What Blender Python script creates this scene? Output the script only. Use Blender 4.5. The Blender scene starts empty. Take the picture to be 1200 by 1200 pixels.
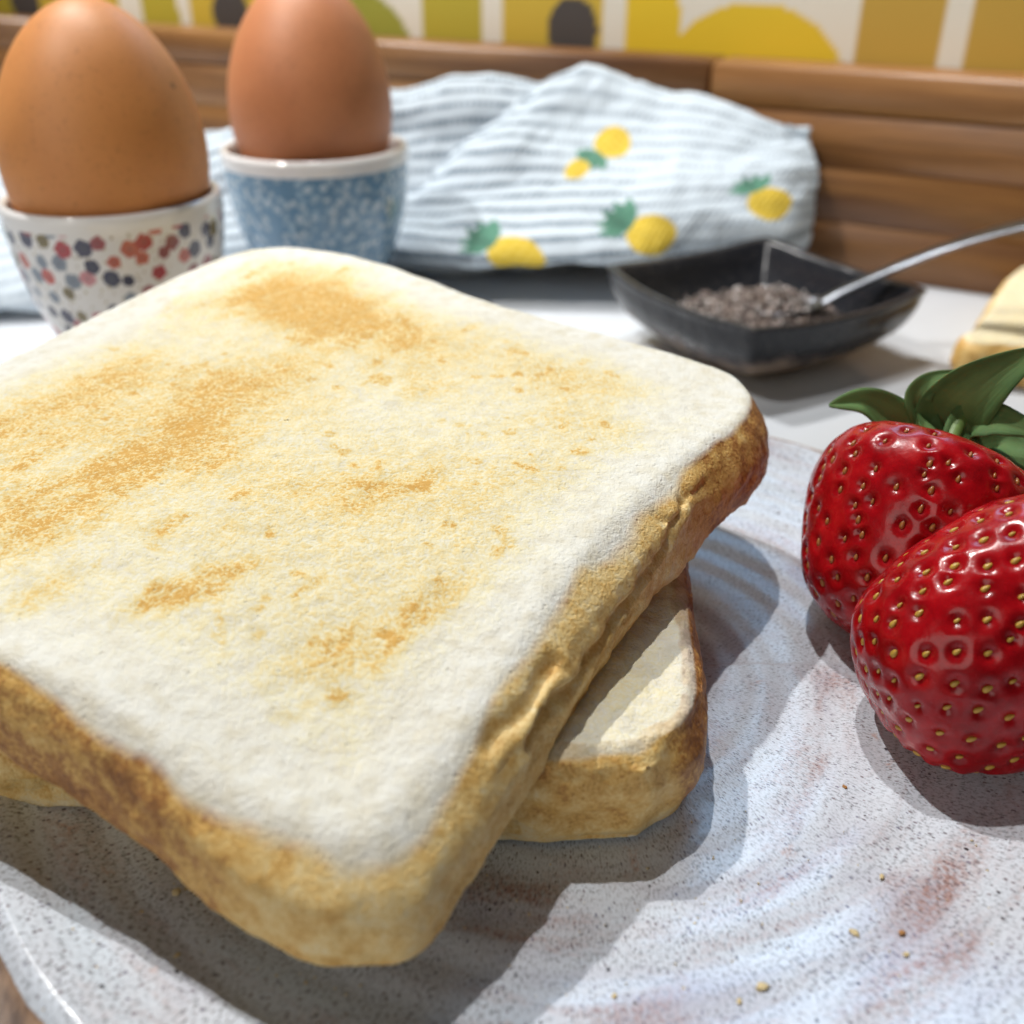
import bpy, math, random
import numpy as np
from mathutils import Vector, Matrix

# ------------------------------------------------------------------ scene, camera, light
sc = bpy.context.scene
COL = sc.collection
PI = math.pi

cam_d = bpy.data.cameras.new('camera')
cam_d.sensor_fit = 'HORIZONTAL'
cam_d.sensor_width = 36.0
cam_d.lens = 36.0
cam_d.clip_start = 0.005
cam_d.clip_end = 50.0
cam_d.dof.use_dof = True
cam_d.dof.focus_distance = 0.128
cam_d.dof.aperture_fstop = 18.0
cam = bpy.data.objects.new('camera', cam_d)
COL.objects.link(cam)
cam.location = (0, 0, 0.10)
cam.rotation_euler = (math.radians(60), 0, 0)
sc.camera = cam

world = bpy.data.worlds.new('World')
sc.world = world
world.use_nodes = True
bg = world.node_tree.nodes['Background']
bg.inputs['Color'].default_value = (0.80, 0.88, 1.0, 1)
bg.inputs['Strength'].default_value = 0.035

def lamp(name, direction, dist, watts, radius, color):
    d = bpy.data.lights.new(name, 'POINT')
    d.energy = watts
    d.shadow_soft_size = radius
    d.color = color
    o = bpy.data.objects.new(name, d)
    v = Vector(direction).normalized() * dist
    o.location = Vector((0.0, 0.13, 0.02)) + v
    COL.objects.link(o)
    return o

# ceiling downlights of the kitchen: two behind the plate, one in front to the left
lamp('downlight_back', (-0.11, 0.27, 1.0), 1.25, 31.0, 0.011, (1.0, 0.985, 0.96))
lamp('downlight_back_left', (-0.42, 0.50, 1.0), 1.40, 50.0, 0.011, (1.0, 0.985, 0.96))
spot_d = bpy.data.lights.new('downlight_front_left', 'SPOT')      # narrow-beam ceiling spot on the egg cups, towel and wall
spot_d.energy = 41.0; spot_d.shadow_soft_size = 0.016; spot_d.color = (1.0, 0.97, 0.93)
spot_d.spot_size = math.radians(24); spot_d.spot_blend = 0.60
spot = bpy.data.objects.new('downlight_front_left', spot_d)
spot_aim = Vector((-0.01, 0.445, 0.05))
spot.location = spot_aim + Vector((-0.46, -0.42, 0.85)).normalized() * 1.35
spot.rotation_euler = (spot_aim - spot.location).to_track_quat('-Z', 'Y').to_euler()
COL.objects.link(spot)

def area_lamp(name, loc, aim, w, h, watts, color):
    d = bpy.data.lights.new(name, 'AREA')
    d.shape = 'RECTANGLE'; d.size = w; d.size_y = h; d.energy = watts; d.color = color
    o = bpy.data.objects.new(name, d)
    o.location = loc
    o.rotation_euler = (Vector(aim) - Vector(loc)).to_track_quat('-Z', 'Y').to_euler()
    COL.objects.link(o)
area_lamp('kitchen_window', (0.26, 0.95, 0.72), (0.03, 0.10, 0.01), 0.55, 0.26, 2.8, (0.38, 0.66, 1.0))
area_lamp('front_fill', (-0.85, -1.05, 0.55), (0.0, 0.25, 0.03), 1.1, 0.8, 6.2, (1.0, 0.95, 0.88))  # added soft fill from the front left, brightens faces turned to the camera

sc.view_settings.view_transform = 'Standard'
sc.view_settings.look = 'None'
sc.view_settings.exposure = 0.0
sc.view_settings.gamma = 1.0
sc.view_settings.use_curve_mapping = False

# ------------------------------------------------------------------ helpers
_TAB = np.random.RandomState(12345).rand(65536)
def _hash(ix, iy, iz, seed):
    h = (ix * 73856093) ^ (iy * 19349663) ^ (iz * 83492791) ^ (seed * 2654435)
    return _TAB[(h ^ (h >> 15)) & 65535]

def vnoise(x, y, z=0.0, seed=0):
    """smooth value noise, -1..1"""
    x = np.asarray(x, float); y = np.asarray(y, float)
    z = np.zeros_like(x) + z
    x0 = np.floor(x); y0 = np.floor(y); z0 = np.floor(z)
    fx = x - x0; fy = y - y0; fz = z - z0
    x0 = x0.astype(np.int64); y0 = y0.astype(np.int64); z0 = z0.astype(np.int64)
    fx = fx * fx * fx * (fx * (fx * 6 - 15) + 10)
    fy = fy * fy * fy * (fy * (fy * 6 - 15) + 10)
    fz = fz * fz * fz * (fz * (fz * 6 - 15) + 10)
    out = 0
    for dx in (0, 1):
        wx = fx if dx else 1 - fx
        for dy in (0, 1):
            wy = fy if dy else 1 - fy
            for dz in (0, 1):
                wz = fz if dz else 1 - fz
                out = out + wx * wy * wz * _hash(x0 + dx, y0 + dy, z0 + dz, seed)
    return out * 2 - 1

def fbm(x, y, z=0.0, octaves=4, seed=0, gain=0.5):
    a, s, t = 1.0, 0.0, 0.0
    x = np.asarray(x, float); y = np.asarray(y, float); z = np.zeros_like(x) + z
    for i in range(octaves):
        s = s + a * vnoise(x, y, z, seed + i * 17)
        t += a
        a *= gain
        x = x * 2.03 + 3.1; y = y * 2.03 + 7.7; z = z * 2.03 + 1.3
    return s / t

def sstep(a, b, x):
    t = np.clip((x - a) / (b - a), 0, 1)
    return t * t * (3 - 2 * t)

def mesh_np(name, verts, quads, uv=None, attrs=None, colors=None, smooth=True, tris=None):
    """build a mesh from numpy arrays; attrs: name->float per vertex, colors: name->rgb per vertex"""
    me = bpy.data.meshes.new(name)
    verts = np.asarray(verts, np.float32)
    faces = [q for q in quads] if isinstance(quads, list) else quads
    loops = []; starts = []; totals = []
    n = 0
    if len(quads):
        q = np.asarray(quads, np.int32)
        loops.append(q.ravel()); starts.append(np.arange(len(q)) * 4); totals.append(np.full(len(q), 4)); n = len(q) * 4
    if tris is not None and len(tris):
        t = np.asarray(tris, np.int32)
        loops.append(t.ravel()); starts.append(n + np.arange(len(t)) * 3); totals.append(np.full(len(t), 3))
    loops = np.concatenate(loops).astype(np.int32); starts = np.concatenate(starts).astype(np.int32)
    totals = np.concatenate(totals).astype(np.int32)
    me.vertices.add(len(verts)); me.vertices.foreach_set('co', verts.ravel())
    me.loops.add(len(loops)); me.loops.foreach_set('vertex_index', loops)
    me.polygons.add(len(starts))
    me.polygons.foreach_set('loop_start', starts)
    me.polygons.foreach_set('loop_total', totals)
    if smooth:
        me.polygons.foreach_set('use_smooth', np.ones(len(starts), bool))
    if uv is not None:
        l = me.uv_layers.new(name='UVMap')
        l.data.foreach_set('uv', np.asarray(uv, np.float32)[loops].ravel())
    for k, a in (attrs or {}).items():
        at = me.attributes.new(k, 'FLOAT', 'POINT')
        at.data.foreach_set('value', np.asarray(a, np.float32).ravel())
    for k, c in (colors or {}).items():
        at = me.attributes.new(k, 'FLOAT_COLOR', 'POINT')
        c4 = np.ones((len(verts), 4), np.float32); c4[:, :3] = c
        at.data.foreach_set('color', c4.ravel())
    me.update(calc_edges=True)
    me.validate()
    return me

def obj(name, me, mat=None, parent=None, loc=None):
    o = bpy.data.objects.new(name, me)
    COL.objects.link(o)
    if mat is not None and me is not None and not me.materials:
        me.materials.append(mat)
    if parent is not None:
        o.parent = parent
    if loc is not None:
        o.location = loc
    return o

def tag(o, label, cat, group=None, kind=None):
    o['label'] = label
    if cat: o['category'] = cat
    if group: o['group'] = group
    if kind: o['kind'] = kind
    return o

def thing(name, label, cat, loc, group=None):
    o = bpy.data.objects.new(name, None)
    o.empty_display_size = 0.01
    COL.objects.link(o)
    o.location = loc
    return tag(o, label, cat, group)

def grid_quads(nu, nv, wrap_u=False, wrap_v=False, flip=False):
    """vertex index = iu * nv + iv"""
    iu = np.arange(nu if wrap_u else nu - 1); iv = np.arange(nv if wrap_v else nv - 1)
    U, V = np.meshgrid(iu, iv, indexing='ij')
    U1 = (U + 1) % nu; V1 = (V + 1) % nv
    q = np.stack([U * nv + V, U1 * nv + V, U1 * nv + V1, U * nv + V1], -1).reshape(-1, 4)
    return q[:, ::-1] if flip else q

def lathe(profile, n=96, uv_r=0.024, jitter=None):
    """profile: (r,z) list from bottom/outside; closes poles where r=0"""
    p = np.array(profile, float)
    th = np.linspace(0, 2 * PI, n + 1)[:-1]
    R = p[:, 0][None, :]; Z = p[:, 1][None, :]
    X = np.cos(th)[:, None] * R; Y = np.sin(th)[:, None] * R
    Zz = np.zeros_like(X) + Z
    v = np.stack([X, Y, Zz], -1).reshape(-1, 3)
    s = np.concatenate([[0], np.cumsum(np.hypot(*np.diff(p, axis=0).T))])
    uv = np.stack([np.repeat(th * uv_r, len(p)), np.tile(s, n)], -1)
    return v, grid_quads(n, len(p), wrap_u=True), uv

def smooth_profile(pts, per=8, closed=False):
    """Catmull-Rom through points"""
    P = np.array(pts, float)
    out = []
    n = len(P)
    rng = n if closed else n - 1
    for i in range(rng):
        if closed:
            a, b, c, d = P[(i - 1) % n], P[i], P[(i + 1) % n], P[(i + 2) % n]
        else:
            a = P[max(i - 1, 0)]; b = P[i]; c = P[i + 1]; d = P[min(i + 2, n - 1)]
        for t in np.linspace(0, 1, per, endpoint=False):
            out.append(0.5 * ((2 * b) + (c - a) * t + (2 * a - 5 * b + 4 * c - d) * t * t + (3 * b - a - 3 * c + d) * t ** 3))
    if not closed:
        out.append(P[-1])
    return np.array(out)

def tube(path, radii, n=12, flat=1.0, flat_dir=(0, 0, 1)):
    P = np.array(path, float); m = len(P)
    T = np.gradient(P, axis=0); T /= np.linalg.norm(T, axis=1)[:, None]
    up = np.array(flat_dir, float)
    A = np.cross(T, up); A /= np.linalg.norm(A, axis=1)[:, None]
    B = np.cross(A, T)
    th = np.linspace(0, 2 * PI, n + 1)[:-1]
    R = np.array(radii, float)
    if R.ndim == 1: R = np.stack([R, R * flat], -1)
    V = P[:, None] + A[:, None] * (np.cos(th)[None, :, None] * R[:, 0][:, None, None]) + B[:, None] * (np.sin(th)[None, :, None] * R[:, 1][:, None, None])
    v = V.reshape(-1, 3)
    q = grid_quads(m, n, wrap_v=True, flip=True)
    c0 = len(v); v = np.vstack([v, P[0], P[-1]])
    i = np.arange(n); j = (i + 1) % n
    t = np.vstack([np.stack([np.full(n, c0), i, j], -1), np.stack([np.full(n, c0 + 1), (m - 1) * n + j, (m - 1) * n + i], -1)])
    return v, q, t

# ------------------------------------------------------------------ material helpers
class Mat:
    def __init__(self, name, base=(0.8, 0.8, 0.8), rough=0.5, **kw):
        self.m = bpy.data.materials.new(name)
        self.m.use_nodes = True
        self.t = self.m.node_tree
        self.p = self.t.nodes['Principled BSDF']
        self.set('Base Color', (*base, 1)); self.set('Roughness', rough)
        for k, v in kw.items():
            self.set(k.replace('_', ' '), v)
    def set(self, k, v):
        self.p.inputs[k].default_value = v
    def n(self, typ, **kw):
        nd = self.t.nodes.new(typ)
        for k, v in kw.items():
            if hasattr(nd, k): setattr(nd, k, v)
        return nd
    def link(self, a, b):
        self.t.links.new(a, b)
    def coords(self, kind='Object', scale=(1, 1, 1), loc=(0, 0, 0)):
        tc = self.n('ShaderNodeTexCoord')
        mp = self.n('ShaderNodeMapping')
        mp.inputs['Scale'].default_value = scale
        mp.inputs['Location'].default_value = loc
        self.link(tc.outputs[kind], mp.inputs['Vector'])
        return mp.outputs['Vector']
    def noise(self, vec, scale, detail=4, rough=0.55, dist=0.0):
        nd = self.n('ShaderNodeTexNoise')
        nd.inputs['Scale'].default_value = scale; nd.inputs['Detail'].default_value = detail
        nd.inputs['Roughness'].default_value = rough; nd.inputs['Distortion'].default_value = dist
        self.link(vec, nd.inputs['Vector'])
        return nd.outputs['Fac']
    def voronoi(self, vec, scale, feature='F1', rnd=1.0):
        nd = self.n('ShaderNodeTexVoronoi', feature=feature)
        nd.inputs['Scale'].default_value = scale
        nd.inputs['Randomness'].default_value = rnd
        self.link(vec, nd.inputs['Vector'])
        return nd
    def ramp(self, fac, stops, interp='LINEAR'):
        nd = self.n('ShaderNodeValToRGB')
        cr = nd.color_ramp; cr.interpolation = interp
        while len(cr.elements) > 1: cr.elements.remove(cr.elements[-1])
        for i, (pos, c) in enumerate(stops):
            e = cr.elements[0] if i == 0 else cr.elements.new(pos)
            e.position = pos
            e.color = (*c, 1) if isinstance(c, (tuple, list)) else (c, c, c, 1)
        self.link(fac, nd.inputs['Fac'])
        return nd.outputs['Color']
    def mix(self, fac, a, b, blend='MIX'):
        nd = self.n('ShaderNodeMix', data_type='RGBA', blend_type=blend)
        for s, v in ((nd.inputs[0], fac), (nd.inputs[6], a), (nd.inputs[7], b)):
            if hasattr(v, 'links') or isinstance(v, bpy.types.NodeSocket): self.link(v, s)
            elif isinstance(v, (tuple, list)): s.default_value = (*v, 1)
            else: s.default_value = v
        return nd.outputs[2]
    def math(self, op, a, b=0.0, clamp=False):
        nd = self.n('ShaderNodeMath', operation=op); nd.use_clamp = clamp
        for s, v in ((nd.inputs[0], a), (nd.inputs[1], b)):
            if isinstance(v, bpy.types.NodeSocket): self.link(v, s)
            else: s.default_value = v
        return nd.outputs[0]
    def attr(self, name, out='Fac'):
        nd = self.n('ShaderNodeAttribute'); nd.attribute_name = name
        return nd.outputs[out]
    def bump(self, height, strength=0.3, dist=0.001, normal=None):
        nd = self.n('ShaderNodeBump')
        nd.inputs['Strength'].default_value = strength
        nd.inputs['Distance'].default_value = dist
        self.link(height, nd.inputs['Height'])
        if normal is not None: self.link(normal, nd.inputs['Normal'])
        return nd.outputs['Normal']
    def base(self, sock): self.link(sock, self.p.inputs['Base Color'])
    def normal(self, sock): self.link(sock, self.p.inputs['Normal'])
    def rough(self, sock): self.link(sock, self.p.inputs['Roughness'])

# ------------------------------------------------------------------ materials
def mat_counter():
    m = Mat('white_worktop', (0.78, 0.79, 0.80), 0.16)
    v = m.coords('Object')
    f = m.noise(v, 9.0, 5, 0.6, 1.2)
    m.base(m.ramp(f, [(0.3, (0.62, 0.66, 0.71)), (0.6, (0.70, 0.74, 0.79))]))
    m.rough(m.ramp(m.noise(v, 60, 3), [(0.3, 0.13), (0.7, 0.22)]))
    return m.m

def mat_wood():
    m = Mat('oiled_walnut', (0.2, 0.1, 0.04), 0.38)
    oi = m.n('ShaderNodeObjectInfo')
    tc = m.n('ShaderNodeTexCoord')
    add = m.n('ShaderNodeVectorMath', operation='MULTIPLY_ADD')
    add.inputs[1].default_value = (1.0, 1.0, 1.0)
    m.link(tc.outputs['Object'], add.inputs[0])
    sc3 = m.n('ShaderNodeVectorMath', operation='SCALE'); sc3.inputs['Scale'].default_value = 7.0
    comb = m.n('ShaderNodeCombineXYZ')
    for i in range(3): m.link(oi.outputs['Random'], comb.inputs[i])
    m.link(comb.outputs[0], sc3.inputs[0]); m.link(sc3.outputs[0], add.inputs[2])
    mp = m.n('ShaderNodeMapping'); mp.inputs['Scale'].default_value = (6, 60, 130)
    m.link(add.outputs[0], mp.inputs['Vector'])
    g = m.noise(mp.outputs['Vector'], 1.0, 6, 0.6, 0.8)
    mp2 = m.n('ShaderNodeMapping'); mp2.inputs['Scale'].default_value = (40, 400, 900)
    m.link(add.outputs[0], mp2.inputs['Vector'])
    g2 = m.noise(mp2.outputs['Vector'], 1.0, 3, 0.6)
    col = m.ramp(g, [(0.30, (0.14, 0.058, 0.022)), (0.50, (0.28, 0.130, 0.046)), (0.72, (0.38, 0.190, 0.066))])
    hue = m.ramp(oi.outputs['Random'], [(0.0, (0.62, 0.58, 0.54)), (0.35, (0.85, 0.82, 0.78)), (0.7, (1.05, 1.05, 1.0)), (1.0, (1.3, 1.28, 1.2))])
    col = m.mix(1.0, col, hue, 'MULTIPLY')
    col = m.mix(0.35, col, m.ramp(g2, [(0.35, 0.4), (0.65, 1.0)]), 'MULTIPLY')
    m.base(col)
    m.normal(m.bump(g2, 0.25, 0.0004))
    return m.m

def mat_vcol(name, rough, bump_scale=None, bump=0.1, bdist=0.0004, **kw):
    m = Mat(name, (0.8, 0.8, 0.8), rough, **kw)
    m.base(m.attr('print', 'Color'))
    if bump_scale:
        m.normal(m.bump(m.noise(m.coords('Object'), bump_scale, 4), bump, bdist))
    return m.m

def mat_plate():
    m = Mat('speckled_glaze', (0.6, 0.6, 0.64), 0.22)
    uv = m.coords('UV')
    uvs = m.coords('UV', (1, 0.5, 1))
    # broad brushed bands that follow the turning of the plate
    band = m.noise(m.coords('UV', (0.22, 1.0, 1)), 190, 4, 0.6, 0.5)
    patch = m.noise(m.coords('UV', (0.5, 1.0, 1), (0.13, 0.31, 0)), 75, 4, 0.6, 0.3)
    base = m.ramp(patch, [(0.30, (0.50, 0.49, 0.56)), (0.48, (0.66, 0.69, 0.75)), (0.66, (0.70, 0.77, 0.85))])
    streak = m.math('MULTIPLY', m.ramp(band, [(0.48, 0.0), (0.66, 1.0)]), m.ramp(patch, [(0.40, 1.0), (0.66, 0.2)]))
    streak = m.math('MULTIPLY', streak, m.ramp(m.noise(m.coords('UV', (1, 0.6, 1)), 1700, 3, 0.7), [(0.38, 0.15), (0.58, 1.0)]))
    base = m.mix(m.math('MULTIPLY', streak, 0.85), base, (0.40, 0.225, 0.185))
    rust = m.noise(m.coords('UV', (1, 1, 1), (0.4, 0.1, 0)), 130, 3, 0.6)
    rf = m.math('MULTIPLY', m.ramp(rust, [(0.66, 0.0), (0.76, 0.75)]), m.ramp(m.noise(uv, 1800, 3), [(0.40, 0.0), (0.55, 1.0)]))
    base = m.mix(rf, base, (0.52, 0.20, 0.08))
    # fine mottling and specks of the clay body breaking through
    mott = m.noise(uvs, 3000, 2, 0.75)
    base = m.mix(m.ramp(m.noise(uv, 160, 2), [(0.35, 0.40), (0.65, 0.85)]), base, m.ramp(mott, [(0.36, 0.20), (0.46, 0.80), (0.56, 1.0)]), 'MULTIPLY')
    vo = m.voronoi(m.coords('UV', (1, 0.6, 1)), 2300)
    sel = m.n('ShaderNodeSeparateColor'); m.link(vo.outputs['Color'], sel.inputs[0])
    sz = m.math('MULTIPLY', m.ramp(sel.outputs[0], [(0.45, 0.0), (1.0, 0.42)]), 1.0)
    spk = m.math('LESS_THAN', m.math('ADD', vo.outputs['Distance'], m.math('MULTIPLY', m.noise(uv, 3000, 2), 0.2)), m.math('ADD', sz, 0.06))
    dark = m.ramp(sel.outputs[1], [(0.0, (0.06, 0.04, 0.05)), (0.5, (0.20, 0.14, 0.15)), (1.0, (0.12, 0.12, 0.20))])
    base = m.mix(m.math('MULTIPLY', spk, 0.75), base, dark)
    vo2 = m.voronoi(m.coords('UV', (1, 0.7, 1), (0.2, 0.7, 0)), 520)
    sel2 = m.n('ShaderNodeSeparateColor'); m.link(vo2.outputs['Color'], sel2.inputs[0])
    sp2 = m.math('LESS_THAN', m.math('ADD', vo2.outputs['Distance'], m.math('MULTIPLY', m.noise(uv, 2500, 2), 0.15)), m.ramp(sel2.outputs[2], [(0.6, 0.0), (1.0, 0.17)]))
    base = m.mix(sp2, base, (0.045, 0.035, 0.04))
    # bare toasted clay on the lip
    lip = m.math('ADD', m.attr('lip'), m.math('MULTIPLY', m.math('SUBTRACT', m.noise(uv, 220, 4), 0.5), 0.9))
    base = m.mix(m.ramp(lip, [(0.42, 0.0), (0.62, 1.0)]), base, m.ramp(m.noise(uv, 500, 3), [(0.35, (0.16, 0.075, 0.03)), (0.65, (0.50, 0.30, 0.17))]))
    m.base(base)
    m.rough(m.ramp(mott, [(0.3, 0.28), (0.6, 0.15)]))
    h = m.math('ADD', m.math('MULTIPLY', m.noise(uv, 700, 3), 0.6), m.math('MULTIPLY', mott, 0.25))
    m.normal(m.bump(h, 0.22, 0.0005))
    m.set('Specular IOR Level', 0.45)
    return m.m

def mat_bread(name, seed=0.0):
    m = Mat(name, (0.8, 0.7, 0.5), 0.85)
    v = m.coords('Object', (1, 1, 1), (seed, seed * 0.7, 0))
    crust = m.attr('crust'); toast = m.attr('toast'); bake = m.attr('bake')
    fine = m.noise(v, 2100, 2, 0.7)
    mid = m.noise(v, 380, 3, 0.6)
    grain = m.noise(v, 900, 2, 0.6)
    crumb = m.ramp(mid, [(0.30, (0.73, 0.67, 0.52)), (0.55, (0.82, 0.79, 0.69)), (0.75, (0.85, 0.835, 0.77))])
    # toasting: pale gold to brown, broken up by the crumb
    gr = m.ramp(m.math('ADD', m.math('MULTIPLY', fine, 0.7), m.math('MULTIPLY', grain, 0.3)), [(0.38, 0.0), (0.60, 1.0)])
    tt = m.math('MULTIPLY', toast, m.math('ADD', m.math('MULTIPLY', gr, 0.95), 0.52))
    tt = m.math('ADD', tt, m.math('MULTIPLY', m.math('SUBTRACT', mid, 0.5), 0.55))
    tcol = m.ramp(tt, [(0.10, (1, 1, 1)), (0.36, (1.0, 0.93, 0.70)), (0.62, (0.98, 0.80, 0.43)), (0.85, (0.93, 0.66, 0.26)), (1.0, (0.82, 0.48, 0.13))])
    crumb = m.mix(1.0, crumb, tcol, 'MULTIPLY')
    pores = m.voronoi(v, 780)
    pc = m.ramp(pores.outputs['Distance'], [(0.05, 0.0), (0.22, 1.0)])
    selp = m.n('ShaderNodeSeparateColor'); m.link(pores.outputs['Color'], selp.inputs[0])
    few = m.math('GREATER_THAN', selp.outputs[0], 0.62)
    pf = m.math('MULTIPLY', m.math('SUBTRACT', 1.0, pc), few)
    crumb = m.mix(m.math('MULTIPLY', pf, 0.22), crumb, (0.50, 0.42, 0.27))
    # crust
    ck = m.math('ADD', bake, m.math('MULTIPLY', m.math('SUBTRACT', mid, 0.5), 0.95))
    ck = m.math('ADD', ck, m.math('MULTIPLY', m.math('SUBTRACT', fine, 0.5), 0.7))
    ccol = m.ramp(ck, [(0.02, (0.88, 0.75, 0.48)), (0.30, (0.85, 0.62, 0.26)), (0.56, (0.72, 0.43, 0.115)), (0.78, (0.42, 0.18, 0.040)), (1.0, (0.22, 0.08, 0.016))])
    cf = m.math('ADD', crust, m.math('MULTIPLY', m.math('SUBTRACT', mid, 0.5), 0.35))
    cf = m.ramp(cf, [(0.22, 0.0), (0.45, 0.55), (0.68, 1.0)])
    m.base(m.mix(cf, crumb, ccol))
    h = m.math('ADD', m.math('MULTIPLY', fine, 1.0), m.math('MULTIPLY', grain, 0.5))
    h = m.math('SUBTRACT', h, m.math('MULTIPLY', pf, 0.5))
    m.normal(m.bump(h, 0.55, 0.00042))
    m.rough(m.mix(cf, (0.9, 0.9, 0.9), (0.55, 0.55, 0.55)))
    return m.m

def mat_egg(name, c1, c2, seed):
    m = Mat(name, c1, 0.52)
    v = m.coords('Object', (1, 1, 1), (seed, 0, 0))
    f = m.noise(v, 60, 5, 0.6)
    sp = m.noise(v, 900, 3, 0.6)
    col = m.mix(m.ramp(f, [(0.3, 0.0), (0.7, 1.0)]), c1, c2)
    col = m.mix(m.math('MULTIPLY', m.ramp(sp, [(0.56, 0.0), (0.70, 1.0)]), 0.40), col, tuple(x * 0.6 for x in c1))
    vo = m.voronoi(v, 110)
    s = m.n('ShaderNodeSeparateColor'); m.link(vo.outputs['Color'], s.inputs[0])
    dot = m.math('LESS_THAN', vo.outputs['Distance'], m.ramp(s.outputs[0], [(0.86, 0.0), (1.0, 0.12)]))
    col = m.mix(m.math('MULTIPLY', dot, 0.7), col, tuple(x * 0.25 for x in c1))
    m.base(col)
    m.normal(m.bump(sp, 0.06, 0.0003))
    m.set('Subsurface Weight', 0.08); m.set('Subsurface Scale', 0.001)
    return m.m

def mat_strawberry():
    m = Mat('strawberry_flesh', (0.5, 0.01, 0.012), 0.16)
    v = m.coords('Object')
    f = m.noise(v, 210, 5, 0.7)
    pit = m.attr('pit'); pale = m.attr('pale')
    col = m.ramp(f, [(0.30, (0.20, 0.001, 0.003)), (0.55, (0.38, 0.003, 0.007)), (0.75, (0.50, 0.010, 0.012))])
    col = m.mix(m.math('MULTIPLY', pit, 0.55), col, (0.22, 0.002, 0.004))
    col = m.mix(m.math('MULTIPLY', pale, 0.8), col, (0.72, 0.16, 0.10))
    m.base(col)
    m.normal(m.bump(m.noise(v, 700, 3), 0.16, 0.0005))
    m.set('Subsurface Weight', 0.2); m.set('Subsurface Radius', (1.0, 0.12, 0.09)); m.set('Subsurface Scale', 0.0020)
    m.rough(m.ramp(m.noise(v, 300, 3), [(0.3, 0.16), (0.7, 0.34)]))
    m.set('Coat Weight', 0.12); m.set('Coat Roughness', 0.05); m.set('Specular IOR Level', 0.32)
    return m.m

def mat_leaf():
    m = Mat('sepal_green', (0.06, 0.14, 0.03), 0.75, Specular_IOR_Level=0.25)
    v = m.coords('UV', (1, 1, 1))
    vein = m.noise(m.coords('UV', (700, 60, 1)), 1.0, 3, 0.6)
    f = m.noise(m.coords('Object'), 160, 4)
    oi = m.n('ShaderNodeObjectInfo')
    col = m.ramp(f, [(0.3, (0.030, 0.080, 0.025)), (0.7, (0.095, 0.185, 0.055))])
    col = m.mix(m.ramp(oi.outputs['Random'], [(0.3, 0.0), (1.0, 0.5)]), col, (0.13, 0.24, 0.07))
    col = m.mix(0.4, col, m.ramp(vein, [(0.35, 0.55), (0.65, 1.15)]), 'MULTIPLY')
    sx = m.n('ShaderNodeSeparateXYZ'); m.link(v, sx.inputs[0])
    rib = m.ramp(m.math('ABSOLUTE', sx.outputs[0]), [(0.0, 1.0), (0.0006, 0.0)])
    col = m.mix(m.math('MULTIPLY', rib, 0.45), col, (0.20, 0.32, 0.12))
    m.base(col)
    m.normal(m.bump(m.math('ADD', vein, m.math('MULTIPLY', rib, 0.8)), 0.4, 0.0004))
    m.set('Subsurface Weight', 0.15); m.set('Subsurface Scale', 0.001)
    return m.m

def mat_simple(name, c, rough, **kw):
    m = Mat(name, c, rough, **kw)
    v = m.coords('Object')
    f = m.noise(v, 300, 4)
    m.base(m.mix(m.ramp(f, [(0.3, 0.0), (0.7, 1.0)]), tuple(x * 0.8 for x in c), tuple(min(x * 1.15, 0.9) for x in c)))
    return m

def mat_dish():
    m = Mat('black_stoneware', (0.02, 0.02, 0.024), 0.28, Specular_IOR_Level=0.3)
    v = m.coords('Object')
    f = m.noise(v, 90, 5, 0.65)
    raw = m.math('ADD', m.attr('raw'), m.math('MULTIPLY', m.math('SUBTRACT', f, 0.5), 1.7))
    col = m.ramp(raw, [(0.40, (0.016, 0.017, 0.021)), (0.62, (0.07, 0.055, 0.05)), (0.85, (0.27, 0.20, 0.15))])
    sp = m.noise(v, 1500, 2)
    col = m.mix(m.math('MULTIPLY', m.ramp(sp, [(0.62, 0.0), (0.70, 1.0)]), 0.35), col, (0.25, 0.22, 0.2))
    m.base(col)
    m.rough(m.ramp(raw, [(0.4, 0.22), (0.8, 0.6)]))
    m.normal(m.bump(m.noise(v, 220, 4), 0.35, 0.0010))
    return m.m

M = dict(counter=mat_counter(), wood=mat_wood(), plate=mat_plate(),
         bread_a=mat_bread('toasted_bread', 0.0), bread_b=mat_bread('toasted_bread_under', 0.37), bread_c=mat_bread('bread_heel', 0.71),
         egg_a=mat_egg('tan_eggshell', (0.55, 0.220, 0.066), (0.61, 0.255, 0.078), 0.0),
         egg_b=mat_egg('red_brown_eggshell', (0.50, 0.190, 0.078), (0.56, 0.225, 0.095), 0.5),
         glaze=mat_vcol('printed_china', 0.12, Coat_Weight=0.3),
         towel=mat_vcol('waffle_cotton', 0.9), paper=mat_vcol('printed_wallpaper', 0.6, 900, 0.1),
         berry=mat_strawberry(), leaf=mat_leaf(), dish=mat_dish())

# ================================================================== SETTING
# worktop: one thick slab
def slab(name, x0, x1, y0, y1, z0, z1, mat):
    v = [(x, y, z) for x in (x0, x1) for y in (y0, y1) for z in (z0, z1)]
    q = [(0, 1, 3, 2), (4, 6, 7, 5), (0, 4, 5, 1), (2, 3, 7, 6), (0, 2, 6, 4), (1, 5, 7, 3)]
    me = mesh_np(name, v, q, smooth=False)
    return obj(name, me, mat)
o = slab('worktop', -0.75, 0.75, -0.30, 0.95, -0.03, 0.0, M['counter'])
o['kind'] = 'structure'; o['label'] = 'glossy white kitchen worktop under everything'

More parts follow.
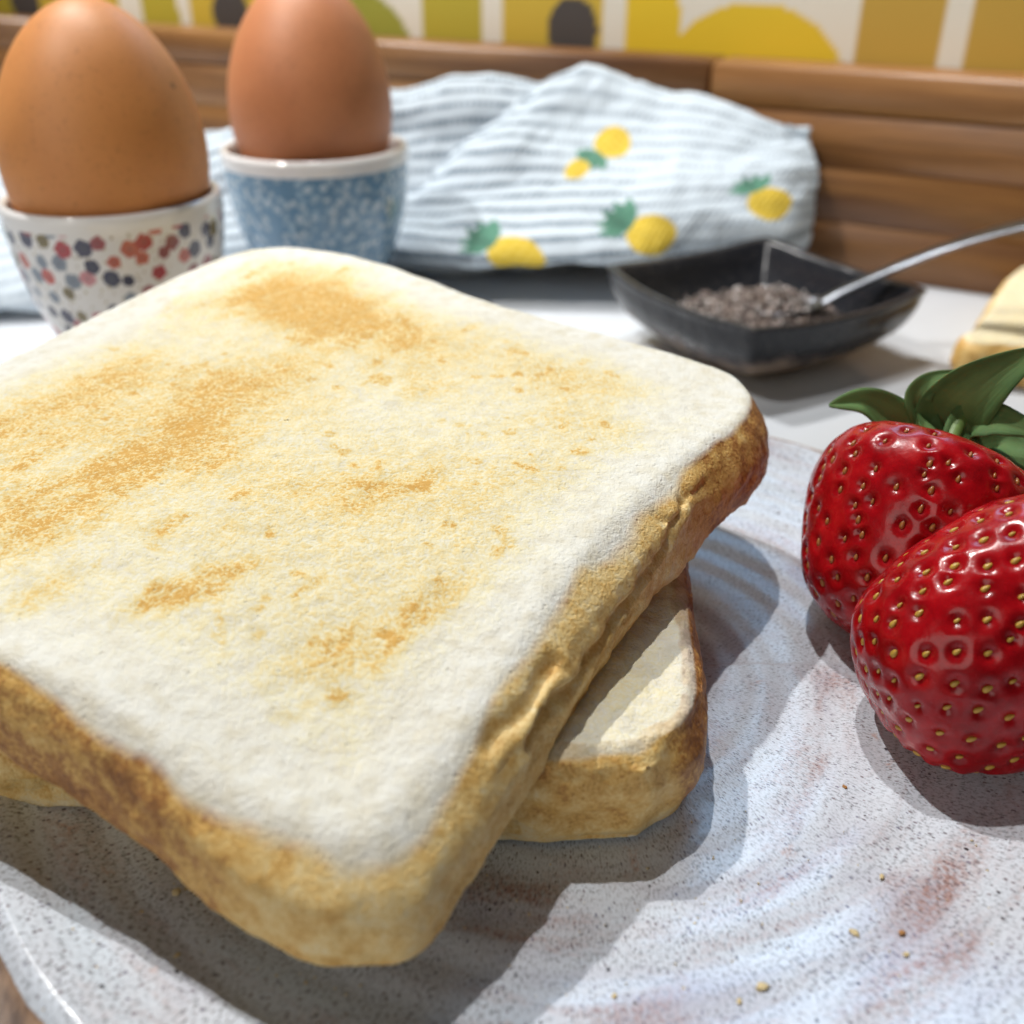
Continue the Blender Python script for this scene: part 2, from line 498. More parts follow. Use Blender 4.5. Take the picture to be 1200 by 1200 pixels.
# wooden upstand along the wall
WALL_ANG = math.atan2(-0.482, 0.876)
WALL_P = Vector((0.133, 0.314, 0.0))
def bevel_box(name, sx, sy, sz, b, mat):
    """box 0..sx, 0..sy, 0..sz with chamfered long edges"""
    prof = [(0, b), (0, sz - b), (b, sz), (sy - b, sz), (sy, sz - b), (sy, b), (sy - b, 0), (b, 0)]
    v = []; n = len(prof)
    for x, ins in ((0, b), (b, 0), (sx - b, 0), (sx, b)):
        for (y, z) in prof:
            cy, cz = sy / 2, sz / 2
            k = 1 if not ins else 1 - 2 * b / min(sy, sz)
            v.append((x, cy + (y - cy) * k, cz + (z - cz) * k))
    q = []
    for r in range(3):
        for i in range(n):
            j = (i + 1) % n
            q.append((r * n + i, (r + 1) * n + i, (r + 1) * n + j, r * n + j))
    for s, off in ((1, 0), (-1, 3 * n)):
        q.append([off + i for i in (0, 1, 2, 3)][::s]); q.append([off + i for i in (4, 5, 6, 7)][::s])
        q.append([off + i for i in (0, 3, 4, 7)][::s])
    me = mesh_np(name, v, q, smooth=False)
    return me
up = thing('wooden_upstand', 'brown laminated wood upstand of long staves along the wall', 'upstand', WALL_P)
up.rotation_euler = (0, 0, WALL_ANG)
rng = random.Random(4)
rows = [0.0, 0.0165, 0.0330, 0.0485, 0.0615]
cuts = [[-0.62, -0.20, 0.11, 0.42], [-0.62, -0.33, 0.04, 0.42], [-0.62, -0.15, 0.24, 0.42], [-0.62, -0.39, -0.080, 0.29, 0.42]]
for r in range(4):
    for c in range(len(cuts[r]) - 1):
        x0, x1 = cuts[r][c], cuts[r][c + 1]
        h = rows[r + 1] - rows[r]
        me = bevel_box('stave', x1 - x0 - 0.0003, 0.020, h - 0.0002, 0.0003 if r < 3 else 0.0014, M['wood'])
        s = obj('stave', me, M['wood'], up, (x0, 0.0 + rng.uniform(0, 0.0002), rows[r] + 0.0001))

# wallpapered wall behind the upstand
def wallpaper():
    W0, W1, H = -0.66, 0.46, 0.195
    nx, nz = 900, 160
    x = np.linspace(W0, W1, nx); z = np.linspace(0.0, H, nz)
    X, Z = np.meshgrid(x, z, indexing='ij')
    cream = np.array([0.86, 0.83, 0.72])
    col = np.zeros(X.shape + (3,)) + cream
    for (x0, x1, kind, c) in PAPER:
        t = (X - x0) / (x1 - x0) * 2 - 1
        zz = (Z - 0.045) % 0.15 / 0.15
        if kind == 'leaf':                # broad upright leaf, waisted a little where the pale gaps open
            w = 0.97 - 0.25 * np.abs(zz - 0.12) ** 1.4 - 0.75 * sstep(0.55, 0.98, zz)
        else:                             # dome
            w = np.sqrt(np.clip(1 - (zz / 0.215) ** 2.2, 0, 1)) * 1.05
        col[(np.abs(t) < w) & (zz < 0.97)] = c
    for cx in (-0.425, -0.298, -0.139, 0.10, 0.29):
        m_ = ((X - cx) / 0.0098) ** 2 + (((Z - 0.045) % 0.15 - 0.0215) / 0.0105) ** 2 < 1
        col[m_] = (0.075, 0.065, 0.060)
    v = np.stack([X, np.zeros_like(X), Z], -1).reshape(-1, 3)
    return mesh_np('wall', v, grid_quads(nx, nz), colors={'print': col.reshape(-1, 3)}, smooth=False)
OLIVE, MUST, YEL, OCH, GRN = (0.52, 0.43, 0.040), (0.66, 0.47, 0.05), (0.84, 0.59, 0.02), (0.58, 0.37, 0.055), (0.36, 0.36, 0.045)
PAPER = [(-0.66, -0.57, 'leaf', MUST), (-0.565, -0.50, 'dome', YEL), (-0.495, -0.428, 'leaf', OLIVE), (-0.417, -0.362, 'leaf', MUST), (-0.350, -0.327, 'leaf', OLIVE), (-0.321, -0.268, 'leaf', MUST), (-0.262, -0.206, 'dome', GRN),
         (-0.203, -0.176, 'leaf', OLIVE), (-0.168, -0.1265, 'leaf', MUST), (-0.119, -0.099, 'leaf', YEL), (-0.105, -0.0415, 'dome', YEL), (-0.0405, -0.0145, 'leaf', OCH), (-0.0080, 0.030, 'leaf', OCH),
         (0.036, 0.066, 'leaf', MUST), (0.072, 0.128, 'dome', GRN), (0.134, 0.172, 'leaf', OLIVE), (0.180, 0.215, 'leaf', OCH), (0.221, 0.262, 'dome', YEL), (0.268, 0.315, 'leaf', MUST), (0.322, 0.380, 'leaf', YEL), (0.386, 0.455, 'leaf', OCH)]
wall = obj('wall', wallpaper(), M['paper'])
wall.location = WALL_P + Vector((0.482 * 0.021, 0.876 * 0.021, 0)); wall.rotation_euler = (0, 0, WALL_ANG)
wall['kind'] = 'structure'; wall['label'] = 'wall papered in mustard and cream leaf shapes'

# ================================================================== PLATE
PC = Vector((0.0080, 0.1135, 0.0))
PLATE_PTS = [(0.0, 0.0100), (0.012, 0.0100), (0.026, 0.0101), (0.040, 0.0102), (0.052, 0.0108), (0.060, 0.0119), (0.0675, 0.0132), (0.0725, 0.0146),
             (0.0742, 0.0149), (0.0756, 0.0138), (0.0770, 0.0112), (0.0782, 0.0080)]
PLATE_PROF = smooth_profile(PLATE_PTS, 14)
def plate_z(x, y):
    r = np.hypot(np.asarray(x) - PC.x, np.asarray(y) - PC.y)
    return np.interp(r, PLATE_PROF[:, 0], PLATE_PROF[:, 1])
def make_plate():
    top = PLATE_PROF.copy()
    low = smooth_profile([(0.0782, 0.0080), (0.0782, 0.0064), (0.0765, 0.0050), (0.068, 0.0048), (0.054, 0.0044), (0.046, 0.0036), (0.0455, 0.0012), (0.0440, 0.0), (0.0415, 0.0006), (0.040, 0.0032), (0.02, 0.0042), (0.0, 0.0044)], 6)[1:]
    prof = np.vstack([top[1:], low[:-1]])
    prof = np.vstack([[1e-5, 0.0100], prof, [1e-5, 0.0044]])
    n = 420
    th = np.linspace(0, 2 * PI, n + 1)[:-1]
    R = np.tile(prof[:, 0], (n, 1)); Z = np.tile(prof[:, 1], (n, 1)); T = np.tile(th[:, None], (1, len(prof)))
    wob = 1 + 0.006 * vnoise(np.cos(T) * 1.3 + 5, np.sin(T) * 1.3, 0, 3) * (R / 0.07) ** 2
    is_top = (np.arange(len(prof)) < len(top))[None, :]
    ridge = (0.00010 * np.sin(R / 0.0062 * 2 * PI + T) + 0.00008 * vnoise(R * 420, np.cos(T) * 1.5, np.sin(T) * 1.5, 8)) * sstep(0.004, 0.012, R) * (1 - sstep(0.070, 0.075, R))
    Z = Z + np.where(is_top, ridge, 0)
    Z = Z + 0.0004 * vnoise(np.cos(T) * 1.1, np.sin(T) * 1.1, 2, 5) * sstep(0.05, 0.078, R)
    v = np.stack([np.cos(T) * R * wob, np.sin(T) * R * wob, Z], -1).reshape(-1, 3)
    uv = np.stack([T * 0.05, R], -1).reshape(-1, 2)
    lip = 1.3 * sstep(0.0752, 0.0766, R) + 0.62 * np.exp(-((T - 0.85) / 0.55) ** 2) * sstep(0.0725, 0.0742, R)
    lip = np.clip(lip, 0, 1).reshape(-1)
    return mesh_np('speckled_plate', v, grid_quads(n, len(prof), wrap_u=True), uv=uv, attrs={'lip': lip})
pl = obj('speckled_plate', make_plate(), M['plate'], None, PC)
tag(pl, 'small round speckled lilac-white stoneware plate under the toast and strawberries', 'plate')

# ================================================================== BREAD
def bread_slice(name, ctrl, T, n_th, n_in, toast_fn, seed, edge=0.0045, wr=1.0, corner_map=None, bake_fn=None, rough=1.0, rim=0.0, flare=0.0, creases=(), edge_fn=None):
    """ctrl: outline control points (local metres). Returns mesh in local or mapped space.
    rings: centre -> top edge -> rolled edge -> side -> bottom -> centre"""
    O = smooth_profile(ctrl, 60, closed=True)
    seg = np.r_[0, np.cumsum(np.hypot(*np.diff(np.vstack([O, O[:1]]), axis=0).T))]
    L = seg[-1]
    s = np.linspace(0, L, n_th + 1)[:-1]
    Oc = np.vstack([O, O[:1]])
    ox = np.interp(s, seg, Oc[:, 0]); oy = np.interp(s, seg, Oc[:, 1])
    tx = np.roll(ox, -3) - np.roll(ox, 3); ty = np.roll(oy, -3) - np.roll(oy, 3)
    ln = np.hypot(tx, ty); nx, ny = ty / ln, -tx / ln
    # outward?
    if np.sum(nx * ox + ny * oy) < 0: nx, ny = -nx, -ny
    k = np.linspace(0.0004, 1, n_in) ** 0.85
    em = edge_fn(ox, oy) if edge_fn else np.ones(n_th)
    rings = []      # (mode, value, z, rim)
    for q in k: rings.append(('in', q, T, 0.0))
    for a in np.linspace(0, PI / 2, 16)[1:]: rings.append(('rim', edge * (1 - math.sin(a)), T - edge * (1 - math.cos(a)), a / (PI / 2)))
    for z in np.linspace(T - edge, edge * 0.5, 22)[1:]: rings.append(('rim', 0.0, z, 2.0))
    for a in np.linspace(0, PI / 2, 8)[1:]: rings.append(('rim', edge * 0.5 * (1 - math.cos(a)), edge * 0.5 * (1 - math.sin(a)), 3.0))
    for q in np.linspace(1, 0.02, 16)[1:]: rings.append(('bot', q, 0.0, 3.0))
    nr = len(rings)
    X = np.zeros((nr, n_th)); Y = np.zeros_like(X); Z = np.zeros_like(X); A = np.zeros_like(X); D = np.zeros_like(X)
    bx, by = ox - nx * edge * em, oy - ny * edge * em
    bx2, by2 = ox - nx * edge * 0.5, oy - ny * edge * 0.5
    for i, (m, q, z, a) in enumerate(rings):
        if m == 'in': X[i] = bx * q; Y[i] = by * q
        elif m == 'bot': X[i] = bx2 * q; Y[i] = by2 * q
        else: X[i] = ox - nx * q * (em if a <= 1 else 1); Y[i] = oy - ny * q * (em if a <= 1 else 1)
        Z[i] = z; A[i] = a
        if 0 < a <= 1: Z[i] = T - (T - z) * em
        elif a == 2.0: Z[i] = edge * 0.5 + (z - edge * 0.5) / (T - edge * 1.5) * (T - edge * em - edge * 0.5)
        D[i] = np.hypot(ox, oy) * (1 - q) if m == 'in' else 0
    S = np.tile(s, (nr, 1)); NX = np.tile(nx, (nr, 1)); NY = np.tile(ny, (nr, 1))
    # ---- relief
    up_top = (A == 0)
    inner = np.clip(D / 0.008, 0, 1)
    dz = 0.0005 * fbm(X * 45, Y * 45, 0.3, 3, seed) + rough * 0.0003 * fbm(X * 240, Y * 240, 0.7, 3, seed + 5) + rough * 0.00016 * fbm(X * 900, Y * 900, 0.7, 2, seed + 9)
    Z += np.where(A < 1.0, dz, dz * 0.3)
    side = sstep(0.3, 1.0, A) * (1 - sstep(2.4, 3.0, A) * 0.5)
    # wrinkles running along the side, deeper in places
    cs = np.cos(S / L * 2 * PI); sn = np.sin(S / L * 2 * PI)
    Rr = L / (2 * PI)
    amp = 0.55 + 0.9 * np.clip(fbm(cs * Rr * 30, sn * Rr * 30, 0.0, 2, seed + 20), -0.4, 1)
    skew = Z + 0.004 * vnoise(cs * Rr * 60, sn * Rr * 60, 1.7, seed + 3)
    wrk = 1 - np.abs(fbm(cs * Rr * 55, sn * Rr * 55, skew * 170, 3, seed + 30)) * 2.2
    dn = wr * amp * 0.0010 * (wrk - 0.5) + 0.0005 * fbm(X * 160, Y * 160, Z * 160, 3, seed + 40) + 0.00022 * fbm(X * 700, Y * 700, Z * 700, 3, seed + 50)
    dn += 0.0011 * vnoise(cs * Rr * 26, sn * Rr * 22, 0.5, seed + 60)
    for (line, depth, wid) in creases:
        dmin = np.full(X.shape, 9.0)
        for (p0, p1) in zip(line[:-1], line[1:]):
            ax, az, bx_, bz = p0[0], p0[1], p1[0], p1[1]
            wob_x = X + 0.0010 * vnoise(X * 300, Z * 300, 3.0, seed + 91); wob_z = Z + 0.0007 * vnoise(X * 260, Z * 260, 7.0, seed + 92)
            tt = np.clip(((wob_x - ax) * (bx_ - ax) + (wob_z - az) * (bz - az)) / ((bx_ - ax) ** 2 + (bz - az) ** 2), 0, 1)
            dmin = np.minimum(dmin, np.hypot(wob_x - ax - tt * (bx_ - ax), wob_z - az - tt * (bz - az)))
        on = (NY < -0.5)
        dn = dn + np.where(on, -0.7 * depth * np.exp(-(dmin / wid) ** 2) + 0.25 * depth * np.exp(-((dmin - 2.2 * wid) / wid) ** 2), 0)
        Z = Z - np.where(on & (A < 1), 0.6 * depth * np.exp(-(dmin / wid) ** 2), 0)
    bulge = 0.0016 * np.sin(np.clip(Z / T, 0, 1) * PI)
    dn = (dn + bulge) * side + flare * sstep(0.4, 1.0, A) * (1 - np.clip(Z / T, 0, 1)) * (1 - sstep(2.5, 3.0, A))
    X += NX * dn; Y += NY * dn
    # ---- attributes
    zrel = Z / T
    crust = np.clip(sstep(0.25, 0.95, A + 0.35 * fbm(X * 70, Y * 70, 0.0, 3, seed + 70)) , 0, 1)
    lipn = rim * (1 - sstep(0, 0.0014, D + 0.0010 * fbm(X * 300, Y * 300, 0, 2, seed + 72))) * sstep(-0.5, 0.3, fbm(X * 60, Y * 60, 0, 3, seed + 71))
    crust = np.where(A < 2, np.maximum(crust, lipn), crust)
    crust = np.where(A >= 3, np.where(np.abs(Z) < 0.0005, 0.1, 1.0), crust)
    bake = 0.42 + 0.25 * fbm(cs * Rr * 25, sn * Rr * 25, Z * 60, 3, seed + 80) + 0.22 * (1 - wrk) * 0.5 + (bake_fn(X, Y, Z, zrel) if bake_fn else 0)
    toast = np.where(A < 1.0, toast_fn(X, Y, seed), 0)
    lx, ly, lz = X.copy(), Y.copy(), Z.copy()
    if corner_map: X, Y, Z = corner_map(X, Y, Z)
    v = np.stack([X, Y, Z], -1).reshape(-1, 3)
    nv = len(v); v = np.vstack([v, v[:n_th].mean(0), v[-n_th:].mean(0)])
    i = np.arange(n_th); j = (i + 1) % n_th
    caps = np.vstack([np.stack([np.full(n_th, nv), j, i], -1), np.stack([np.full(n_th, nv + 1), (nr - 1) * n_th + i, (nr - 1) * n_th + j], -1)])
    ext = lambda a: np.r_[a.ravel(), a[0].mean(), a[-1].mean()]
    me = mesh_np(name, v, grid_quads(nr, n_th, wrap_v=True), attrs={'crust': ext(crust), 'toast': ext(toast), 'bake': ext(bake)}, tris=caps)
    return me

# --- lower slice: square to the camera, its near right corner shows
def toast_low(X, Y, seed):
    t = 0.24 + 0.16 * fbm(X * 60, Y * 60, 0, 4, seed)
    return t
LW, LD = 0.0475, 0.0500
ctrl_low = [(LW, -LD + 0.011), (LW + 0.0006, -0.01), (LW, 0.02), (LW, LD - 0.012), (LW - 0.004, LD - 0.003), (LW - 0.014, LD), (0, LD + 0.003), (-LW + 0.014, LD), (-LW + 0.003, LD - 0.005), (-LW, LD - 0.014),
            (-LW + 0.001, 0), (-LW, -LD + 0.012), (-LW + 0.004, -LD + 0.003), (-LW + 0.012, -LD), (-0.01, -LD + 0.0006), (LW - 0.014, -LD), (LW - 0.0045, -LD + 0.003)]
def bake_low(X, Y, Z, zr):
    return 0.10 * sstep(0.5, 0.8, zr) - 0.22 * (1 - sstep(0.05, 0.35, zr)) + 0.35 * sstep(LW - 0.004, LW, X)
LOW_C = Vector((-0.0240, 0.1324, 0.0105))
def low_map(X, Y, Z):
    # lies across the plate, its far and left sides carried by the rising lip and pressed flatter there
    far = sstep(0.0, 0.055, np.hypot(np.minimum(X - 0.012, 0) * 0.75, np.maximum(Y + 0.010, 0) * 0.70))
    return X, Y, Z * (1 - 0.32 * far) + 0.0042 * far
me = bread_slice('toast_slice', ctrl_low, 0.0138, 760, 110, toast_low, 11, edge=0.0016, wr=1.1, rough=1.5, rim=0.42, corner_map=low_map, bake_fn=bake_low)
low = obj('toast_slice', me, M['bread_b'], None, LOW_C)
low.rotation_euler = (0, 0, math.radians(-3.4))
tag(low, 'lower slice of white toast, mostly hidden under the other slice', 'toast')

# --- upper slice: turned diamond-wise, tipped towards the camera
UP_FAR = np.array((-0.0520, 0.2190, 0.0440)); UP_RIGHT = np.array((0.0446, 0.1465, 0.0385))
UP_NEAR = np.array((-0.0114, 0.0552, 0.0385)); UP_LEFT = np.array((-0.1070, 0.1010, 0.0365))
UA, UB = 0.056, 0.050     # half sizes along far-right edge (a: from left/near... ) and right-near edge
def up_map(X, Y, Z):
    T = 0.0130
    # local x: -UA = left-near side ... +UA toward right/far ; local y
    u = (X / (UA + 0.0018) + 1) / 2; w = (Y / (UB + 0.0018) + 1) / 2
    # u: along (left->far) & (near->right);  w: along near->left & right->far
    P = ((1 - u) * (1 - w))[..., None] * UP_NEAR + (u * (1 - w))[..., None] * UP_RIGHT + (u * w)[..., None] * UP_FAR + ((1 - u) * w)[..., None] * UP_LEFT
    nrm = np.cross(UP_RIGHT - UP_NEAR, UP_LEFT - UP_NEAR); nrm /= np.linalg.norm(nrm)
    d = np.hypot(P[..., 0] - UP_NEAR[0], P[..., 1] - UP_NEAR[1])
    P = P + nrm * (Z - T)[..., None]
    P[..., 2] -= 0.0090 * np.exp(-(d / 0.034) ** 2)      # the near corner sags to the plate
    return P[..., 0], P[..., 1], P[..., 2]
PATCHES = [  # browned patches: place on the slice (u, w), half length and width in metres, angle, strength
    (0.790,0.690,0.0209,0.0095,-1.72,0.80), (0.870,0.780,0.0109,0.0073,-1.57,0.50), (0.210,0.590,0.0093,0.0053,0.00,0.80), (0.320,0.610,0.0115,0.0049,-0.18,0.75), (0.450,0.610,0.0166,0.0072,0.00,0.60), (0.610,0.600,0.0093,0.0053,-0.42,0.35), (0.380,0.680,0.0069,0.0056,-0.29,0.40), (0.390,0.370,0.0060,0.0030,-0.64,0.50), (0.420,0.290,0.0082,0.0026,-0.39,0.50), (0.390,0.320,0.0098,0.0057,-0.79,0.35), (0.190,0.360,0.0043,0.0019,-0.49,0.70), (0.230,0.350,0.0043,0.0019,-0.49,0.55), (0.320,0.610,0.0044,0.0034,0.22,0.40), (0.200,0.180,0.0060,0.0030,-0.37,0.50), (0.160,0.150,0.0015,0.0012,-1.06,0.80), (0.280,0.150,0.0071,0.0023,-0.18,0.45), (0.120,0.180,0.0015,0.0012,-0.73,0.35), (0.330,0.150,0.0012,0.0012,-0.73,0.55), (0.820,0.250,0.0125,0.0074,-1.93,0.30), (0.710,0.150,0.0082,0.0079,-1.06,0.30), (0.480,0.200,0.0145,0.0091,-0.52,0.18), (0.370,0.800,0.0140,0.0101,0.19,0.30), (0.750,0.490,0.0133,0.0083,-1.30,0.30), (0.460,0.260,0.0019,0.0015,-1.57,0.55), (0.120,0.490,0.0036,0.0023,0.00,0.40), (0.260,0.460,0.0024,0.0012,0.00,0.40),]
def toast_up(X, Y, seed):
    u = (X / UA + 1) / 2; w = (Y / UB + 1) / 2
    t = np.zeros_like(X)
    br = fbm(X * 62, Y * 130, 0.2, 4, seed + 1); br2 = fbm(X * 190, Y * 360, 0.4, 3, seed + 2)
    for (cu, cw, ru, rw, ang, st) in PATCHES:
        du, dw = (u - cu) * 2 * UA, (w - cw) * 2 * UB
        c, s_ = math.cos(ang), math.sin(ang)
        a = (du * c + dw * s_) / ru; b = (-du * s_ + dw * c) / rw
        d = np.sqrt(a * a + b * b) + 0.9 * br + 0.7 * br2
        t = np.maximum(t, 0.95 * st * (1 - sstep(-0.3, 1.9, d)))
    edge_d = np.minimum(np.minimum(u, 1 - u), np.minimum(w, 1 - w))
    t = t + (0.42 + 0.36 * fbm(X * 48, Y * 38, 0.9, 4, seed + 3)) * sstep(0.02, 0.20, edge_d) * (0.55 + 0.45 * sstep(-0.3, 0.5, w - u + 0.55))
    spots = fbm(X * 420, Y * 420, 0.1, 2, seed + 4)
    t = t + 0.35 * sstep(0.42, 0.65, spots) * sstep(0.12, 0.4, t)
    return np.clip(t, 0, 1)
ctrl_up = [(UA, -UB + 0.014), (UA - 0.0015, -0.006), (UA + 0.001, 0.018), (UA, UB - 0.016), (UA - 0.006, UB - 0.005), (UA - 0.018, UB), (0.0, UB + 0.001), (-UA + 0.016, UB),
           (-UA + 0.004, UB - 0.005), (-UA + 0.001, UB - 0.018), (-UA + 0.0020, 0.014), (-UA + 0.0036, -0.004), (-UA + 0.0034, -0.018), (-UA + 0.0012, -UB + 0.014), (-UA + 0.0032, -UB + 0.0036), (-UA + 0.012, -UB + 0.0004), (-0.006, -UB + 0.002), (0.018, -UB + 0.0015), (UA - 0.016, -UB), (UA - 0.0042, -UB + 0.0038)]
UP_CREASES = [([(-0.034, 0.0115), (-0.028, 0.0104), (-0.021, 0.0100)], 0.0012, 0.0007), ([(-0.030, 0.0080), (-0.012, 0.0066), (0.004, 0.0078), (0.014, 0.0100)], 0.0009, 0.0006),
              ([(-0.014, 0.0046), (-0.002, 0.0042)], 0.0006, 0.0006), ([(0.008, 0.0104), (0.022, 0.0100)], 0.0006, 0.0006)]
def bake_up(X, Y, Z, zr):
    rightness = sstep(0.0, UA, X)
    leftside = sstep(-0.75, -0.98, X / UA)
    return -0.13 + 0.42 * rightness * sstep(0.7, 1.0, -Y / UB) + 0.30 * leftside * sstep(-0.95, -0.45, Y / UB) + 0.06 * (1 - zr)
me = bread_slice('toast_slice', ctrl_up, 0.0130, 1100, 230, toast_up, 3, edge=0.0023, wr=0.75, rough=0.6, flare=0.0016, edge_fn=lambda x, y: 1 + 1.3 * np.exp(-((x + UA) ** 2 + (y + UB) ** 2) / 0.024 ** 2) + 0.5 * np.exp(-((x + 0.005) ** 2 + (y + UB) ** 2) / 0.02 ** 2), creases=UP_CREASES, corner_map=up_map, bake_fn=bake_up)
upo = obj('toast_slice', me, M['bread_a'])
tag(upo, 'large upper slice of white toast with golden patches, tipped on the other slice', 'toast')

# --- bread slice on the worktop at the right
ctrl_r = [(0.0, 0.0), (0.012, -0.003), (0.06, -0.018), (0.078, -0.018), (0.086, -0.006), (0.100, 0.045), (0.098, 0.058), (0.086, 0.064), (0.045, 0.064), (0.034, 0.058), (0.006, 0.014), (-0.001, 0.006)]
c_ = np.mean(ctrl_r, axis=0)
me = bread_slice('bread_slice', [tuple(np.array(p) - c_) for p in ctrl_r], 0.0112, 300, 40, lambda X, Y, s: 0.34 + 0.15 * fbm(X * 60, Y * 60, 0, 3, s), 21, edge=0.002, wr=0.6)
br = obj('bread_slice', me, M['bread_c'], None, (0.1125 + c_[0], 0.2360 + c_[1], 0.0003))
tag(br, 'pale yellow slice of bread lying on the worktop beside the black dish', 'bread')

# ================================================================== EGGS IN CUPS
def egg_mesh(h, w, seed):
    n, m = 96, 72
    ph = np.linspace(0, PI, m)
    z = -np.cos(ph); r = np.sin(ph)
    # blunt end down, narrower end up
    k = 0.13
    rr = w / 2 * r * (1 - k * z) / (1 - 0.01)
    zz = h / 2 * z + h * 0.018 * (1 - z * z)
    rr[0] = rr[-1] = 1e-6
    v, q, uv = lathe(np.stack([rr, zz], -1), n)
    return mesh_np('boiled_egg', v, q, uv=uv)

def dots(uvx, uvy, cells, radius, spec, seed, base, jit=0.3, prob=0.9, per=1.0, n=520, squash=1.0):
    """print of blossoms on a jittered lattice wrapped round the cup; returns rgb per vertex (vertices run n round x profile)"""
    rs = np.random.RandomState(seed)
    m = len(uvx) // n
    gx = uvx.reshape(n, m)[:, 0]; gy = uvy.reshape(n, m)[0]
    col = np.zeros((n, m, 3)) + base
    nx = int(round(per / cells)); ny = int(0.078 / (cells * 0.86))
    for j in range(ny):
        for i in range(nx):
            if rs.rand() > prob: continue
            cx = (i + 0.5 * (j % 2) + rs.uniform(-jit, jit)) * per / nx; cy = j * cells * 0.86 + rs.uniform(-jit, jit) * cells
            c = np.array(spec[rs.randint(len(spec))]); rad = radius * rs.uniform(0.75, 1.12); ph = rs.uniform(0, 6); g = 0.9 + 0.2 * rs.rand()
            dx = (gx - cx + per / 2) % per - per / 2
            ii = np.where(np.abs(dx) < rad * 1.2)[0]; jj = np.where(np.abs(gy - cy) < rad * 1.2)[0]
            if not len(ii) or not len(jj): continue
            DX, DY = np.meshgrid(dx[ii], gy[jj] - cy, indexing='ij')
            d = np.hypot(DX, DY); an = np.arctan2(DY, DX)
            w = rad * (1 + 0.05 * np.cos(5 * an + ph))
            sub = col[np.ix_(ii, jj)]
            sub[d < w] = c * g
            sub[d < w * 0.28] = c * 0.6 + 0.05
            col[np.ix_(ii, jj)] = sub
    return col.reshape(-1, 3)

WHITE = np.array([0.80, 0.79, 0.78])
OUTER_LEN = [0.0, 0.0]
def paint_flower(uv, v):
    x, y, z = uv[:, 0], uv[:, 1], v[:, 2]
    per = 2 * PI * 0.0243
    col = dots(x, y, 0.0018, 0.00028, [(0.45, 0.40, 0.22), (0.50, 0.44, 0.30), (0.42, 0.35, 0.25)], 5, WHITE, 0.4, 0.6, per)
    big = dots(x, y, 0.0045, 0.00168, [(0.52, 0.13, 0.11), (0.40, 0.075, 0.085), (0.065, 0.068, 0.11), (0.24, 0.28, 0.34), (0.23, 0.19, 0.10), (0.56, 0.17, 0.13), (0.10, 0.10, 0.15), (0.33, 0.11, 0.12), (0.55, 0.25, 0.27)], 9, np.array([-1.0, -1, -1]), 0.27, 0.88, per)
    m = big[:, 0] >= 0
    col[m] = big[m]
    r = np.hypot(v[:, 0], v[:, 1])
    plain = (z > OUTER_LEN[1]) | (y > OUTER_LEN[0])
    col[plain] = WHITE
    return col
def paint_blue(uv, v):
    x, y, z = uv[:, 0], uv[:, 1], v[:, 2]
    per = 2 * PI * 0.0248
    ground = np.array([0.135, 0.265, 0.40])
    col = np.zeros((len(x), 3)) + ground * (1 + 0.12 * fbm(x * 300, y * 300, 0, 2, 4))[:, None]
    sp = dots(x, y, 0.0024, 0.00080, [(0.48, 0.58, 0.66), (0.36, 0.49, 0.60), (0.55, 0.64, 0.70)], 12, np.array([-1.0, -1, -1]), 0.40, 0.78, per)
    m = sp[:, 0] >= 0
    col[m] = sp[m]
    r = np.hypot(v[:, 0], v[:, 1])
    plain = (z > OUTER_LEN[1]) | (y > OUTER_LEN[0])
    col[plain] = WHITE
    return col
def dense(body, n=150):
    P = smooth_profile(body, 40)
    s = np.r_[0, np.cumsum(np.hypot(*np.diff(P, axis=0).T))]
    t = np.linspace(0, s[-1], n)
    return np.stack([np.interp(t, s, P[:, 0]), np.interp(t, s, P[:, 1])], -1)
def make_cup(loc, body, paint, label, R=0.0243, H=0.045):
    body = [(r * R / body[-1][0], z * H / 0.045) for (r, z) in body]
    b = dense(body)
    t = 0.0019
    rim = [(R - 0.0001, H - 0.0010), (R - 0.0004, H - 0.0003), (R - 0.0010, H), (R - 0.0016, H - 0.0003), (R - t - 0.0001, H - 0.0011)]
    inner = smooth_profile([(R - t - 0.0002, H - 0.003), (R - t - 0.001, H - 0.008), (R - 0.0060, H - 0.018), (R - 0.013, H - 0.0255), (1e-5, H - 0.0275)], 6)
    prof = np.vstack([[1e-5, 0.0012], [0.010, 0.0012], b, rim, inner])
    v, q, uv = lathe(prof, 520, R)
    OUTER_LEN[1] = H - 0.0034
    OUTER_LEN[0] = 0.012 + float(np.sum(np.hypot(*np.diff(b, axis=0).T))) - 0.0018
    me = mesh_np('egg_cup', v, q, uv=uv, colors={'print': paint(uv, v)})
    o = obj('egg_cup', me, M['glaze'], None, loc)
    return tag(o, label, 'egg cup')
body_a = [(0.0120, 0.0), (0.0140, 0.0006), (0.0146, 0.003), (0.0142, 0.006), (0.0158, 0.0115), (0.0188, 0.0185), (0.0216, 0.026), (0.0235, 0.034), (0.0243, 0.0405), (0.0243, 0.0438)]
body_b = [(0.0125, 0.0), (0.0145, 0.0006), (0.0152, 0.003), (0.0150, 0.006), (0.0168, 0.0115), (0.0200, 0.0185), (0.0226, 0.026), (0.0240, 0.034), (0.0246, 0.0405), (0.0247, 0.0438)]
CUP_A = (-0.0875, 0.2285, 0.0); CUP_B = (-0.0540, 0.2930, 0.0)
make_cup(CUP_A, body_a, paint_flower, 'white china egg cup printed with red, navy and grey blossoms', R=0.0232, H=0.0488)
make_cup(CUP_B, body_b, paint_blue, 'blue china egg cup scattered with tiny pale blossoms', R=0.0254, H=0.0472)
e = obj('boiled_egg', egg_mesh(0.0570, 0.0418, 1), M['egg_a'], None, (CUP_A[0] + 0.0004, CUP_A[1], 0.0585))
